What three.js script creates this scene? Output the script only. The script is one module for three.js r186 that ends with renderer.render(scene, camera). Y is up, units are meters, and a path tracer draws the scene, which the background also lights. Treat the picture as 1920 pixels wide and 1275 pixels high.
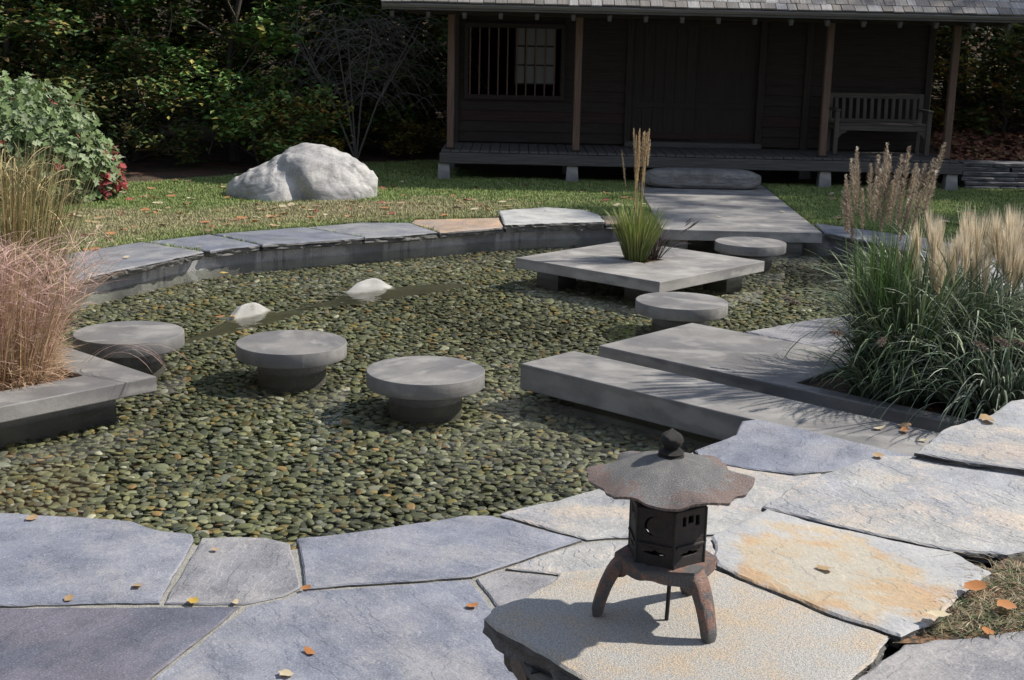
import * as THREE from 'three';
import { mergeGeometries, toCreasedNormals } from 'three/addons/utils/BufferGeometryUtils.js';

// ------------------------------------------------------------------ camera, sky, sun, exposure
const scene = new THREE.Scene();
const EYE = [0, 1.977, 0], PITCH = 0.2261, ROLL = 0.022;
const camera = new THREE.PerspectiveCamera(2 * Math.atan(637.5 / 2465) * 180 / Math.PI, 1024 / 680, 0.05, 600);
camera.position.set(...EYE);
camera.lookAt(0, EYE[1] - Math.sin(PITCH), -Math.cos(PITCH));
camera.rotateZ(ROLL);

const SUN = new THREE.Vector3(0.41, 0.415, -0.10).normalize();
{
  const W = 256, H = 128, d = new Float32Array(W * H * 4);
  for (let j = 0; j < H; j++) for (let i = 0; i < W; i++) {
    const el = ((j + 0.5) / H - 0.5) * Math.PI, az = ((i + 0.5) / W - 0.5) * 2 * Math.PI;
    const v = [Math.cos(el) * Math.sin(az), Math.sin(el), -Math.cos(el) * Math.cos(az)];
    const t = Math.max(0, v[1]), h = Math.pow(1 - t, 3.2);
    const n = 0.5 + 0.5 * Math.sin(az * 3 + 5 * t) * Math.sin(el * 9 + az * 2);        // thin high cloud, all round
    const c = 0.16 * n;
    const k = (j * W + i) * 4, S = 0.60;
    d[k] = S * (0.47 + 0.33 * h + c); d[k + 1] = S * (0.58 + 0.28 * h + c); d[k + 2] = S * (0.82 + 0.12 * h + c); d[k + 3] = 1;
  }
  const sky = new THREE.DataTexture(d, W, H, THREE.RGBAFormat, THREE.FloatType);
  sky.mapping = THREE.EquirectangularReflectionMapping; sky.magFilter = THREE.LinearFilter; sky.minFilter = THREE.LinearFilter; sky.needsUpdate = true;
  scene.background = sky; scene.environment = sky;
}
const sun = new THREE.DirectionalLight(new THREE.Color(1.0, 0.93, 0.82), 4.6);
sun.position.copy(SUN).multiplyScalar(60).add(new THREE.Vector3(0, 0, -12));
sun.target.position.set(0, 0, -12); scene.add(sun, sun.target);
sun.castShadow = true; sun.shadow.mapSize.set(4096, 4096); sun.shadow.radius = 2.0; sun.shadow.bias = -0.0004;
Object.assign(sun.shadow.camera, { left: -26, right: 26, top: 26, bottom: -26, near: 1, far: 130 });

const renderer = new THREE.WebGLRenderer({ antialias: true });
renderer.setSize(1024, 680);
renderer.toneMapping = THREE.LinearToneMapping;
renderer.toneMappingExposure = 1.3;
renderer.shadowMap.enabled = true;

// ------------------------------------------------------------------ helpers
function rng(seed) { let a = seed >>> 0; return () => { a = (a + 0x6D2B79F5) | 0; let t = Math.imul(a ^ (a >>> 15), 1 | a); t = (t + Math.imul(t ^ (t >>> 7), 61 | t)) ^ t; return ((t ^ (t >>> 14)) >>> 0) / 4294967296; }; }
const lerp = (a, b, t) => a + (b - a) * t, clamp = (x, a = 0, b = 1) => Math.min(b, Math.max(a, x));
const sstep = (a, b, x) => { const t = clamp((x - a) / (b - a)); return t * t * (3 - 2 * t); };
const mix3 = (a, b, t) => [lerp(a[0], b[0], t), lerp(a[1], b[1], t), lerp(a[2], b[2], t)];
const gauss = (r) => (r() + r() + r() + r() - 2) * 0.87;

// tileable gradient noise, summed in octaves, as an N x N field in 0..1
const N = 1024;
function field(seed, px, py, oct = 5, gain = 0.5, n = N) {
  const out = new Float32Array(n * n); let amp = 1, tot = 0;
  for (let o = 0; o < oct; o++) {
    const cx = px << o, cy = py << o; if (cx > n / 2 || cy > n / 2) break;
    const r = rng(seed * 131 + o * 977 + 7), gx = new Float32Array(cx * cy), gy = new Float32Array(cx * cy);
    for (let i = 0; i < cx * cy; i++) { const a = r() * 6.2832; gx[i] = Math.cos(a); gy[i] = Math.sin(a); }
    for (let j = 0; j < n; j++) {
      const v = j / n * cy, y0 = Math.floor(v), fy = v - y0, y1 = (y0 + 1) % cy, sy = fy * fy * fy * (fy * (fy * 6 - 15) + 10);
      for (let i = 0; i < n; i++) {
        const u = i / n * cx, x0 = Math.floor(u), fx = u - x0, x1 = (x0 + 1) % cx, sx = fx * fx * fx * (fx * (fx * 6 - 15) + 10);
        const a = y0 * cx + x0, b = y0 * cx + x1, c = y1 * cx + x0, d = y1 * cx + x1;
        const n0 = gx[a] * fx + gy[a] * fy, n1 = gx[b] * (fx - 1) + gy[b] * fy, n2 = gx[c] * fx + gy[c] * (fy - 1), n3 = gx[d] * (fx - 1) + gy[d] * (fy - 1);
        const t = n0 + (n1 - n0) * sx, q = n2 + (n3 - n2) * sx;
        out[j * n + i] += amp * (t + (q - t) * sy);
      }
    }
    tot += amp; amp *= gain;
  }
  let m = 0; for (let i = 0; i < out.length; i += 17) m += out[i] * out[i];
  const s = 0.22 / Math.sqrt(m / (out.length / 17));
  for (let i = 0; i < out.length; i++) out[i] = clamp(0.5 + out[i] * s);
  return out;
}
// lattice noise in space, for shapes
function noise3(x, y, z, s = 0) {
  const X = Math.floor(x), Y = Math.floor(y), Z = Math.floor(z), fx = x - X, fy = y - Y, fz = z - Z;
  const u = fx * fx * (3 - 2 * fx), v = fy * fy * (3 - 2 * fy), w = fz * fz * (3 - 2 * fz);
  const h = (i, j, k) => { let n = Math.imul(i, 374761393) ^ Math.imul(j, 668265263) ^ Math.imul(k, 2147483647) ^ Math.imul(s + 11, 1274126177); n = Math.imul(n ^ (n >>> 13), 1274126177); return ((n ^ (n >>> 16)) >>> 0) / 4294967296; };
  return lerp(lerp(lerp(h(X, Y, Z), h(X + 1, Y, Z), u), lerp(h(X, Y + 1, Z), h(X + 1, Y + 1, Z), u), v), lerp(lerp(h(X, Y, Z + 1), h(X + 1, Y, Z + 1), u), lerp(h(X, Y + 1, Z + 1), h(X + 1, Y + 1, Z + 1), u), v), w) * 2 - 1;
}
const fbm3 = (x, y, z, s = 0, o = 4) => { let a = 0, m = 1, t = 0; for (let i = 0; i < o; i++) { a += m * noise3(x, y, z, s + i * 7); t += m; m *= 0.5; x *= 2.03; y *= 2.03; z *= 2.03; } return a / t; };

const toS = new Uint8Array(4097); for (let i = 0; i <= 4096; i++) { const c = i / 4096; toS[i] = Math.round(255 * (c <= 0.0031308 ? 12.92 * c : 1.055 * Math.pow(c, 1 / 2.4) - 0.055)); }
function tex(fn, size, color = true, n = N) {                       // size: metres that one repeat covers
  const d = new Uint8Array(n * n * 4);
  for (let j = 0; j < n; j++) for (let i = 0; i < n; i++) {
    const k = j * n + i, c = fn(k, i / n, j / n), o = k * 4;
    if (color) { d[o] = toS[clamp(c[0]) * 4096 | 0]; d[o + 1] = toS[clamp(c[1]) * 4096 | 0]; d[o + 2] = toS[clamp(c[2]) * 4096 | 0]; }
    else d[o] = d[o + 1] = d[o + 2] = clamp(c) * 255;
    d[o + 3] = 255;
  }
  const t = new THREE.DataTexture(d, n, n, THREE.RGBAFormat);
  t.wrapS = t.wrapT = THREE.RepeatWrapping; t.magFilter = THREE.LinearFilter; t.minFilter = THREE.LinearMipmapLinearFilter; t.generateMipmaps = true;
  if (color) t.colorSpace = THREE.SRGBColorSpace;
  const s = Array.isArray(size) ? size : [size, size]; t.repeat.set(1 / s[0], 1 / s[1]); t.needsUpdate = true;
  return t;
}
const std = (o) => new THREE.MeshStandardMaterial({ roughness: 0.85, metalness: 0, ...o });
const lin = (r, g, b) => new THREE.Color().setRGB(r, g, b);

const used = new Map();
function numbered(name) { const k = used.get(name) ?? 0; used.set(name, k + 1); return k ? `${name}_${String(k).padStart(3, '0')}` : name; }
function tag(o, label, category, group, kind) { if (label) o.userData.label = label; if (category) o.userData.category = category; if (group) o.userData.group = group; if (kind) o.userData.kind = kind; return o; }
function thing(name, label, category, pos = [0, 0, 0], turn = 0, group) { const g = new THREE.Group(); g.name = numbered(name); g.position.set(...pos); g.rotation.y = turn; scene.add(g); return tag(g, label, category, group); }
function mesh(name, geo, mat, parent = scene) { const m = new THREE.Mesh(geo, mat); m.name = parent === scene ? numbered(name) : name; m.castShadow = m.receiveShadow = true; parent.add(m); return m; }
function struct(name, geo, mat) { return tag(mesh(name, geo, mat), null, null, null, 'structure'); }

// a box with chamfered edges, uv in metres on every face
function box(w, h, d, x = 0, y = 0, z = 0, c = 0.006) {
  c = Math.min(c, w * 0.3, h * 0.3, d * 0.3);
  const P = [], U = [], W = [w / 2, h / 2, d / 2];
  const corner = (s, ax) => s.map((k, i) => k * (W[i] - (i === ax ? 0 : c)));
  const quad = (a, b, e, f, n) => {
    const q = new THREE.Vector3().crossVectors(new THREE.Vector3(b[0] - a[0], b[1] - a[1], b[2] - a[2]), new THREE.Vector3(e[0] - a[0], e[1] - a[1], e[2] - a[2]));
    const v = q.dot(new THREE.Vector3(...n)) > 0 ? [a, b, e, a, e, f] : [a, e, b, a, f, e];
    const m = Math.abs(n[0]) >= Math.abs(n[1]) && Math.abs(n[0]) >= Math.abs(n[2]) ? 0 : Math.abs(n[1]) >= Math.abs(n[2]) ? 1 : 2;
    for (const p of v) { P.push(p[0] + x, p[1] + y, p[2] + z); U.push(...(m === 0 ? [p[2], p[1]] : m === 1 ? [p[0], p[2]] : [p[0], p[1]])); }
  };
  for (let ax = 0; ax < 3; ax++) for (const s of [-1, 1]) {
    const b = (ax + 1) % 3, e = (ax + 2) % 3, mk = (i, j) => { const k = [0, 0, 0]; k[ax] = s; k[b] = i; k[e] = j; return corner(k, ax); };
    const n = [0, 0, 0]; n[ax] = s; quad(mk(-1, -1), mk(1, -1), mk(1, 1), mk(-1, 1), n);
  }
  for (let ax = 0; ax < 3; ax++) { const b = (ax + 1) % 3, e = (ax + 2) % 3; for (const s of [-1, 1]) for (const t of [-1, 1]) {
    const mk = (k, f) => { const v = [0, 0, 0]; v[ax] = k; v[b] = s; v[e] = t; return corner(v, f); };
    const n = [0, 0, 0]; n[b] = s; n[e] = t; quad(mk(-1, b), mk(1, b), mk(1, e), mk(-1, e), n);
  } }
  for (const i of [-1, 1]) for (const j of [-1, 1]) for (const k of [-1, 1]) {
    const a = [i, j, k], p = [corner(a, 0), corner(a, 1), corner(a, 2)];
    const v = i * j * k > 0 ? p : [p[0], p[2], p[1]];
    for (const q of v) { P.push(q[0] + x, q[1] + y, q[2] + z); U.push(q[0], q[1]); }
  }
  const g = new THREE.BufferGeometry();
  g.setAttribute('position', new THREE.Float32BufferAttribute(P, 3)); g.setAttribute('uv', new THREE.Float32BufferAttribute(U, 2)); g.computeVertexNormals();
  return g;
}
const shiftUV = (g, du, dv, rot = 0) => { const u = g.attributes.uv, c = Math.cos(rot), s = Math.sin(rot); for (let i = 0; i < u.count; i++) { const x = u.getX(i), y = u.getY(i); u.setXY(i, c * x - s * y + du, s * x + c * y + dv); } return g; };

// outlines
const area = (p) => { let a = 0; p.forEach((q, i) => { const r = p[(i + 1) % p.length]; a += q[0] * r[1] - r[0] * q[1]; }); return a / 2; };
const ccw = (p) => area(p) > 0 ? p : p.slice().reverse();
function inside(p, x, z) { let c = false; for (let i = 0, j = p.length - 1; i < p.length; j = i++) { const a = p[i], b = p[j]; if ((a[1] > z) !== (b[1] > z) && x < (b[0] - a[0]) * (z - a[1]) / (b[1] - a[1]) + a[0]) c = !c; } return c; }
function offset(p, d) {                                              // outward for a ccw outline
  return p.map((q, i) => { const a = p[(i + p.length - 1) % p.length], b = p[(i + 1) % p.length]; let n1 = [q[1] - a[1], a[0] - q[0]], n2 = [b[1] - q[1], q[0] - b[0]]; const l1 = Math.hypot(...n1) || 1, l2 = Math.hypot(...n2) || 1; let n = [n1[0] / l1 + n2[0] / l2, n1[1] / l1 + n2[1] / l2]; const l = Math.hypot(...n) || 1, k = Math.min(1.6, 2 / l); return [q[0] + n[0] / l * d * k, q[1] + n[1] / l * d * k]; });
}
function resample(p, step) { const out = []; p.forEach((a, i) => { const b = p[(i + 1) % p.length], l = Math.hypot(b[0] - a[0], b[1] - a[1]), n = Math.max(1, Math.round(l / step)); for (let k = 0; k < n; k++) out.push([lerp(a[0], b[0], k / n), lerp(a[1], b[1], k / n)]); }); return out; }
function smooth(p, times = 1) { for (let t = 0; t < times; t++) { const o = []; p.forEach((a, i) => { const b = p[(i + 1) % p.length]; o.push([a[0] * 0.75 + b[0] * 0.25, a[1] * 0.75 + b[1] * 0.25], [a[0] * 0.25 + b[0] * 0.75, a[1] * 0.25 + b[1] * 0.75]); }); p = o; } return p; }
function sheet(outline, y, holes = []) {
  const c = outline.map((q) => new THREE.Vector2(q[0], q[1])), hs = holes.map((h) => h.map((q) => new THREE.Vector2(q[0], q[1])));
  const f = THREE.ShapeUtils.triangulateShape(c, hs), all = c.concat(...hs), P = [], U = [], I = [];
  for (const q of all) { P.push(q.x, y, q.y); U.push(q.x, q.y); }
  const up = (a, b, d) => (all[b].x - all[a].x) * (all[d].y - all[a].y) - (all[b].y - all[a].y) * (all[d].x - all[a].x) < 0;
  for (const [a, b, d] of f) up(a, b, d) ? I.push(a, b, d) : I.push(a, d, b);
  const g = new THREE.BufferGeometry(); g.setAttribute('position', new THREE.Float32BufferAttribute(P, 3)); g.setAttribute('uv', new THREE.Float32BufferAttribute(U, 2)); g.setIndex(I); g.computeVertexNormals(); return g;
}
// a split stone with a broken edge: rings from the top arris down to the underside
function slabStone(outline, top, thick, { step = 0.05, jag = 0.006, bevel = 0.008, rough = 0.012, seed = 1, turn = 0, crease = 0.6 } = {}) {
  const r = rng(seed * 97 + 3); let p = resample(ccw(outline), step);
  const n = p.length, nrm = offset(p, 1).map((q, i) => { const d = [q[0] - p[i][0], q[1] - p[i][1]], l = Math.hypot(...d); return [d[0] / l, d[1] / l]; });
  const wob = (q, f, k) => 0.75 * noise3(q[0] * f, q[1] * f, seed * 3.7 + k) + 0.45 * noise3(q[0] * f * 2.7, q[1] * f * 2.7, seed * 1.3 + k) + 0.15 * (r() - 0.5);
  p = p.map((q, i) => { const d = jag * 1.3 * wob(q, 7, 0); return [q[0] + nrm[i][0] * d, q[1] + nrm[i][1] * d]; });
  const ring = (d, y, ry, rd, k) => p.map((q, i) => { const e = d + rd * wob(q, 13, k * 5 + 1); return [q[0] + nrm[i][0] * e, y + ry * wob(q, 11, k * 3 + 2), q[1] + nrm[i][1] * e]; });
  const R = [ring(-bevel * 1.3, top, 0.0004, bevel * 0.5, 1), ring(-bevel * 0.15, top - bevel * 0.8, bevel * 0.3, bevel * 0.3, 1), ring(rough * (r() - 0.6) * 0.6, top - thick * 0.36, thick * 0.05, rough * 0.8, 2), ring(rough * (r() - 0.9) * 0.8, top - thick * 0.42, thick * 0.05, rough * 0.8, 3), ring(rough * (r() - 0.7) * 0.8, top - thick * 0.72, thick * 0.05, rough, 4), ring(-rough * 0.9, top - thick, 0.003, rough, 5)];
  const P = [], U = [], I = []; let arc = 0; const c = Math.cos(turn), s = Math.sin(turn), du = r() * 7, dv = r() * 7, K = R.length;
  R[0].forEach((q) => { P.push(...q); U.push(c * q[0] - s * q[2] + du, s * q[0] + c * q[2] + dv); });
  const f = THREE.ShapeUtils.triangulateShape(R[0].map((q) => new THREE.Vector2(q[0], q[2])), []);
  for (const [a, b, d] of f) I.push(a, d, b);
  let base = n; const topEnd = I.length;
  for (let k = 0; k < K; k++) { arc = 0; for (let i = 0; i <= n; i++) { const q = R[k][i % n]; P.push(...q); U.push(arc + du, q[1] + dv); const t = R[k][(i + 1) % n]; arc += Math.hypot(t[0] - q[0], t[2] - q[2]); } }
  const band = (k) => { for (let i = 0; i < n; i++) { const a = base + k * (n + 1) + i, b = a + 1, d = a + n + 1, e = d + 1; I.push(a, b, d, b, e, d); } };
  band(0); const lip = I.length; for (let k = 1; k < K - 1; k++) band(k);
  base = P.length / 3; R[K - 1].forEach((q) => { P.push(...q); U.push(q[0], q[2]); }); for (const [a, b, d] of f) I.push(base + a, base + b, base + d);
  const g = new THREE.BufferGeometry(); g.setAttribute('position', new THREE.Float32BufferAttribute(P, 3)); g.setAttribute('uv', new THREE.Float32BufferAttribute(U, 2)); g.setIndex(I);
  const o = toCreasedNormals(g, crease); o.clearGroups(); o.addGroup(0, lip, 0); o.addGroup(lip, I.length - lip, 1); return o;
}
// a prism with bevelled arrises on any outline (cast concrete)
function prism(outline, top, thick, bevel = 0.008, hole = null) {
  const s = new THREE.Shape(offset(ccw(outline), -bevel).map((q) => new THREE.Vector2(q[0], q[1])));
  if (hole) s.holes.push(new THREE.Path(offset(ccw(hole), bevel).reverse().map((q) => new THREE.Vector2(q[0], q[1]))));
  const g = new THREE.ExtrudeGeometry(s, { depth: thick - 2 * bevel, bevelEnabled: true, bevelThickness: bevel, bevelSize: bevel, bevelSegments: 2, curveSegments: 8 });
  g.rotateX(Math.PI / 2); g.translate(0, top - bevel, 0); return g;
}
// tapered tubes along points, with radii
function tube(pts, radii, sides = 6) {
  const P = [], Nn = [], U = [], I = []; let up = new THREE.Vector3(0.31, 0.17, 0.94), len = 0;
  const V = pts.map((q) => new THREE.Vector3(...q));
  V.forEach((v, k) => {
    const t = new THREE.Vector3().subVectors(V[Math.min(k + 1, V.length - 1)], V[Math.max(k - 1, 0)]).normalize();
    const a = new THREE.Vector3().crossVectors(t, up).normalize(), b = new THREE.Vector3().crossVectors(a, t).normalize(); up = b;
    if (k) len += v.distanceTo(V[k - 1]);
    for (let i = 0; i <= sides; i++) { const an = i / sides * 6.28318, nx = a.clone().multiplyScalar(Math.cos(an)).addScaledVector(b, Math.sin(an)); const r = radii[k]; P.push(v.x + nx.x * r, v.y + nx.y * r, v.z + nx.z * r); Nn.push(nx.x, nx.y, nx.z); U.push(i / sides * 6.28 * radii[0], len); }
    if (k) for (let i = 0; i < sides; i++) { const c = (k - 1) * (sides + 1) + i, d = c + sides + 1; I.push(c, d, c + 1, c + 1, d, d + 1); }
  });
  const g = new THREE.BufferGeometry(); g.setAttribute('position', new THREE.Float32BufferAttribute(P, 3)); g.setAttribute('normal', new THREE.Float32BufferAttribute(Nn, 3)); g.setAttribute('uv', new THREE.Float32BufferAttribute(U, 2)); g.setIndex(I); return g;
}
// ribbons: grass blades and strands, each a bending strip with a colour from root to tip
class Ribbons {
  constructor() { this.P = []; this.Nn = []; this.C = []; this.I = []; }
  add(p, d, len, w, droop, segs, c0, c1, r, fold = 0) {
    const dir = new THREE.Vector3(...d).normalize(), pos = new THREE.Vector3(...p), st = len / segs, side0 = new THREE.Vector3(-dir.z, 0, dir.x).normalize();
    if (!side0.lengthSq()) side0.set(1, 0, 0);
    const tw = (r() - 0.5) * 1.6, b0 = this.P.length / 3; side0.applyAxisAngle(dir, tw);
    for (let k = 0; k <= segs; k++) {
      const t = k / segs, hw = w / 2 * (k === segs ? 0.08 : 1 - 0.55 * t * t) * (k === 0 ? 0.75 : 1), n = new THREE.Vector3().crossVectors(side0, dir).normalize();
      this.P.push(pos.x - side0.x * hw, pos.y - side0.y * hw, pos.z - side0.z * hw, pos.x + side0.x * hw, pos.y + side0.y * hw, pos.z + side0.z * hw);
      this.Nn.push(n.x, n.y, n.z, n.x, n.y, n.z);
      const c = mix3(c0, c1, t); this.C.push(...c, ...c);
      if (k < segs) { const a = b0 + 2 * k; this.I.push(a, a + 1, a + 2, a + 1, a + 3, a + 2); }
      if (k === segs) break;
      pos.addScaledVector(dir, st); dir.y -= droop * (0.4 + t) / segs; dir.normalize();
      if (fold && k === fold) dir.y -= 0.8;
    }
    return pos;
  }
  geo() { const g = new THREE.BufferGeometry(); g.setAttribute('position', new THREE.Float32BufferAttribute(this.P, 3)); g.setAttribute('normal', new THREE.Float32BufferAttribute(this.Nn, 3)); g.setAttribute('color', new THREE.Float32BufferAttribute(this.C, 3)); g.setIndex(this.I); return g; }
}
// leaves: folded diamonds (or lobed fans) at random attitudes
class Leaves {
  constructor() { this.P = []; this.C = []; }
  add(p, n, s, c, r, lobed) {
    const N0 = new THREE.Vector3(...n).normalize(), a = new THREE.Vector3(r() - 0.5, r() - 0.5, r() - 0.5).cross(N0).normalize(), b = new THREE.Vector3().crossVectors(N0, a);
    const put = (u, v, h) => { this.P.push(p[0] + s * (a.x * u + b.x * v + N0.x * h), p[1] + s * (a.y * u + b.y * v + N0.y * h), p[2] + s * (a.z * u + b.z * v + N0.z * h)); this.C.push(...c); };
    if (!lobed) { put(-0.5, 0, 0); put(0, -0.3, 0.1); put(0.5, 0, 0); put(-0.5, 0, 0); put(0.5, 0, 0); put(0, 0.3, 0.1); return; }
    const o = [[-0.5, 0], [-0.22, -0.3], [-0.1, -0.14], [0.08, -0.36], [0.2, -0.13], [0.52, 0], [0.2, 0.13], [0.08, 0.36], [-0.1, 0.14], [-0.22, 0.3]];
    for (let i = 0; i < o.length; i++) { const q = o[i], t = o[(i + 1) % o.length]; put(0, 0, -0.03); put(q[0], q[1], 0.12 * Math.abs(q[1])); put(t[0], t[1], 0.12 * Math.abs(t[1])); }
  }
  geo() { const g = new THREE.BufferGeometry(); g.setAttribute('position', new THREE.Float32BufferAttribute(this.P, 3)); g.setAttribute('color', new THREE.Float32BufferAttribute(this.C, 3)); g.computeVertexNormals(); return g; }
}

// ------------------------------------------------------------------ materials
const fA = field(1, 4, 4, 6), fB = field(2, 10, 10, 5), fC = field(3, 64, 64, 3, 0.7), fS = field(4, 6, 13, 6, 0.5), fL = field(14, 3, 24, 5, 0.55), fF = field(7, 256, 256, 2, 0.8), fW = field(5, 3, 96, 3, 0.6), fG = field(6, 150, 150, 2, 0.8);
// split slate: stepped cleavage, streaks, grain
const slateBump = [];
function slate(base, alt, { stain = null, amount = 0, size = 1.7, relief = 0.012, seed = 0, spots = 0.5 } = {}) {
  const sh = (seed * 7919) % (N * N), at = (f, k) => f[(k + sh) % (N * N)];
  const map = tex((k) => {
    const a = at(fA, k), b = at(fB, k), c = fC[k], s = at(fS, k), g = fG[k], f = fF[k];
    let col = mix3(base, alt, sstep(0.3, 0.7, 0.55 * a + 0.45 * s));
    const m = 0.84 + 0.30 * (b - 0.5) + 0.16 * (c - 0.5) + 0.16 * (g - 0.5) + 0.34 * (f - 0.5) + 0.12 * s; col = col.map((x) => x * m);
    if (stain) col = mix3(col, stain.map((x) => x * (0.75 + 0.35 * c + 0.25 * f)), amount * sstep(0.44, 0.80, 0.38 * at(fA, k + 311 * N + 97) + 0.30 * b + 0.20 * c + 0.12 * g));
    if (f > 0.86) col = mix3(col, [0.6, 0.6, 0.6], 0.4 * spots);
    return col;
  }, size);
  const bk = seed % 3, bs = bk * 313 * N + bk * 71, ab = (f, k) => f[(k + bs) % (N * N)];
  if (!slateBump[bk]) slateBump[bk] = tex((k) => { const h = 0.5 * ab(fS, k) + 0.5 * ab(fA, k + 77 * N), q = h * 4.5, fl = Math.floor(q), e = sstep(0.80, 1.0, q - fl); return 0.62 * (fl + e) / 4.5 + 0.12 * h + 0.14 * ab(fB, k) + 0.07 * fC[k] + 0.05 * fF[k]; }, 1.7, false);
  const bump = size === 1.7 ? slateBump[bk] : slateBump[bk].clone(); if (size !== 1.7) { bump.repeat.set(1 / size, 1 / size); bump.needsUpdate = true; }
  return std({ map, bumpMap: bump, bumpScale: relief, roughness: 0.74 });
}
const M = {};
M.slateBlue = slate([0.195, 0.213, 0.272], [0.245, 0.257, 0.305], { stain: [0.29, 0.265, 0.23], amount: 0.3, seed: 1 });
M.slateDark = slate([0.105, 0.112, 0.150], [0.145, 0.14, 0.175], { seed: 2, relief: 0.008 });
M.slateGrey = slate([0.225, 0.228, 0.255], [0.285, 0.28, 0.295], { stain: [0.34, 0.31, 0.27], amount: 0.3, seed: 3 });
M.slatePale = slate([0.40, 0.40, 0.395], [0.335, 0.345, 0.37], { stain: [0.47, 0.36, 0.25], amount: 0.5, seed: 4, relief: 0.018 });
M.slateTan = slate([0.40, 0.30, 0.22], [0.34, 0.27, 0.23], { stain: [0.5, 0.3, 0.16], amount: 0.5, seed: 5 });
M.copingGrey = slate([0.185, 0.195, 0.225], [0.24, 0.245, 0.265], { stain: [0.28, 0.26, 0.22], amount: 0.3, seed: 7, relief: 0.008 });
M.copingBlue = slate([0.165, 0.180, 0.225], [0.20, 0.21, 0.24], { seed: 8, relief: 0.006 });
M.edge = slate([0.085, 0.083, 0.085], [0.15, 0.145, 0.14], { seed: 12, size: 0.7, relief: 0.02, spots: 1 });
M.slateLight = slate([0.46, 0.465, 0.455], [0.42, 0.425, 0.42], { seed: 6, relief: 0.006 });
// coarse speckled granite with a warm side
M.granite = (() => {
  const map = tex((k) => { const g = fG[k], c = fC[k], a = fA[k], b = fB[k], f = fF[k]; let col = mix3([0.38, 0.37, 0.35], [0.43, 0.355, 0.27], sstep(0.36, 0.74, 0.4 * a + 0.3 * b + 0.2 * c + 0.1 * g)); col = col.map((x) => x * (0.97 + 0.5 * (f - 0.5) + 0.35 * (g - 0.5) + 0.2 * (c - 0.5))); if (f < 0.2) col = mix3(col, [0.12, 0.115, 0.11], 0.5); if (f > 0.82) col = mix3(col, [0.6, 0.59, 0.56], 0.5); return col; }, 1.0);
  const bump = tex((k) => 0.3 * fF[k] + 0.2 * fG[k] + 0.2 * fC[k] + 0.3 * fA[k], 1.0, false);
  return std({ map, bumpMap: bump, bumpScale: 0.0032, roughness: 0.9 });
})();
// the rust-stained cap stone: a stain with a bleached rim, on the stone's own outline
M.stained = (() => {
  const map = tex((k, u, v) => {
    const a = fA[k] - 0.5, b = fB[k] - 0.5, c = fC[k], f = fF[k], s = fS[k];
    let col = mix3([0.43, 0.43, 0.425], [0.36, 0.365, 0.38], s).map((x) => x * (0.86 + 0.14 * c + 0.3 * (f - 0.5)));
    const d = Math.hypot((u - 0.44) / 0.36, (v - 0.5) / 0.36) + 0.55 * a + 0.35 * b + 0.12 * (c - 0.5);
    const body = 1 - sstep(0.66, 1.10, d), rim = sstep(0.4, 0.85, d) * body, deep = sstep(0.45, 0.75, fA[(k + 200 * N) % (N * N)] * 0.6 + fS[k] * 0.4);
    const warm = mix3([0.46, 0.40, 0.28], [0.47, 0.285, 0.14], clamp(0.45 * rim + 0.5 * deep + 0.3 * (c - 0.5))).map((x) => x * (0.8 + 0.25 * c + 0.3 * (f - 0.45)));
    return mix3(col, warm, body * (0.55 + 0.35 * clamp(rim + deep)));
  }, 1);
  map.repeat.set(1, 1);
  const b = M.slatePale.bumpMap;
  const bump = b.clone(); bump.repeat.set(0.6, 0.5); bump.needsUpdate = true;
  return std({ map, bumpMap: bump, bumpScale: 0.012, roughness: 0.8 });
})();
M.concrete = (() => {
  const map = tex((k) => { const a = fA[k], b = fB[k], c = fC[k], g = fG[k]; let col = mix3([0.165, 0.162, 0.165], [0.235, 0.228, 0.222], sstep(0.3, 0.7, a)); const m = 0.88 + 0.22 * (b - 0.5) + 0.08 * (c - 0.5) + 0.08 * (g - 0.5) + 0.10 * fS[k]; col = col.map((x) => x * m); col = mix3(col, [0.33, 0.32, 0.305], 0.55 * sstep(0.5, 0.8, 0.6 * fS[(k + 400 * N) % (N * N)] + 0.4 * b)); return mix3(col, [0.12, 0.117, 0.117], 0.5 * sstep(0.56, 0.8, 0.5 * fL[(k + 150 * N) % (N * N)] + 0.5 * fA[(k + 600 * N) % (N * N)])); }, 2.2);
  const bump = tex((k) => 0.5 * fC[k] + 0.3 * fG[k] + 0.2 * fB[k], 1.2, false);
  return std({ map, bumpMap: bump, bumpScale: 0.0009, roughness: 0.72 });
})();
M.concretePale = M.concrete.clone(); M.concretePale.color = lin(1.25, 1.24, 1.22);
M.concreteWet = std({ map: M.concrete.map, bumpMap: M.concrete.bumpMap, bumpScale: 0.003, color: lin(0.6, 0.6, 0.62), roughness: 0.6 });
M.wallRender = (() => { const map = tex((k, u, v) => { const a = fA[k], b = fB[k], c = fC[k]; let col = mix3([0.17, 0.17, 0.19], [0.30, 0.30, 0.315], sstep(0.38, 0.66, 0.6 * a + 0.4 * fL[(k % N) * N + (k / N | 0)])); return col.map((x) => x * (0.8 + 0.3 * b + 0.14 * (c - 0.5))); }, 1.4); return std({ map, bumpMap: M.concrete.bumpMap, bumpScale: 0.004, roughness: 0.85 }); })();
M.mortar = (() => { const map = tex((k) => { const g = fG[k], c = fC[k]; return mix3([0.27, 0.265, 0.24], [0.36, 0.35, 0.32], fB[k]).map((x) => x * (0.7 + 0.4 * c + 0.35 * (g - 0.5))); }, 0.8, true, N); return std({ map, roughness: 0.95, bumpMap: M.granite.bumpMap, bumpScale: 0.006 }); })();
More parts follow.
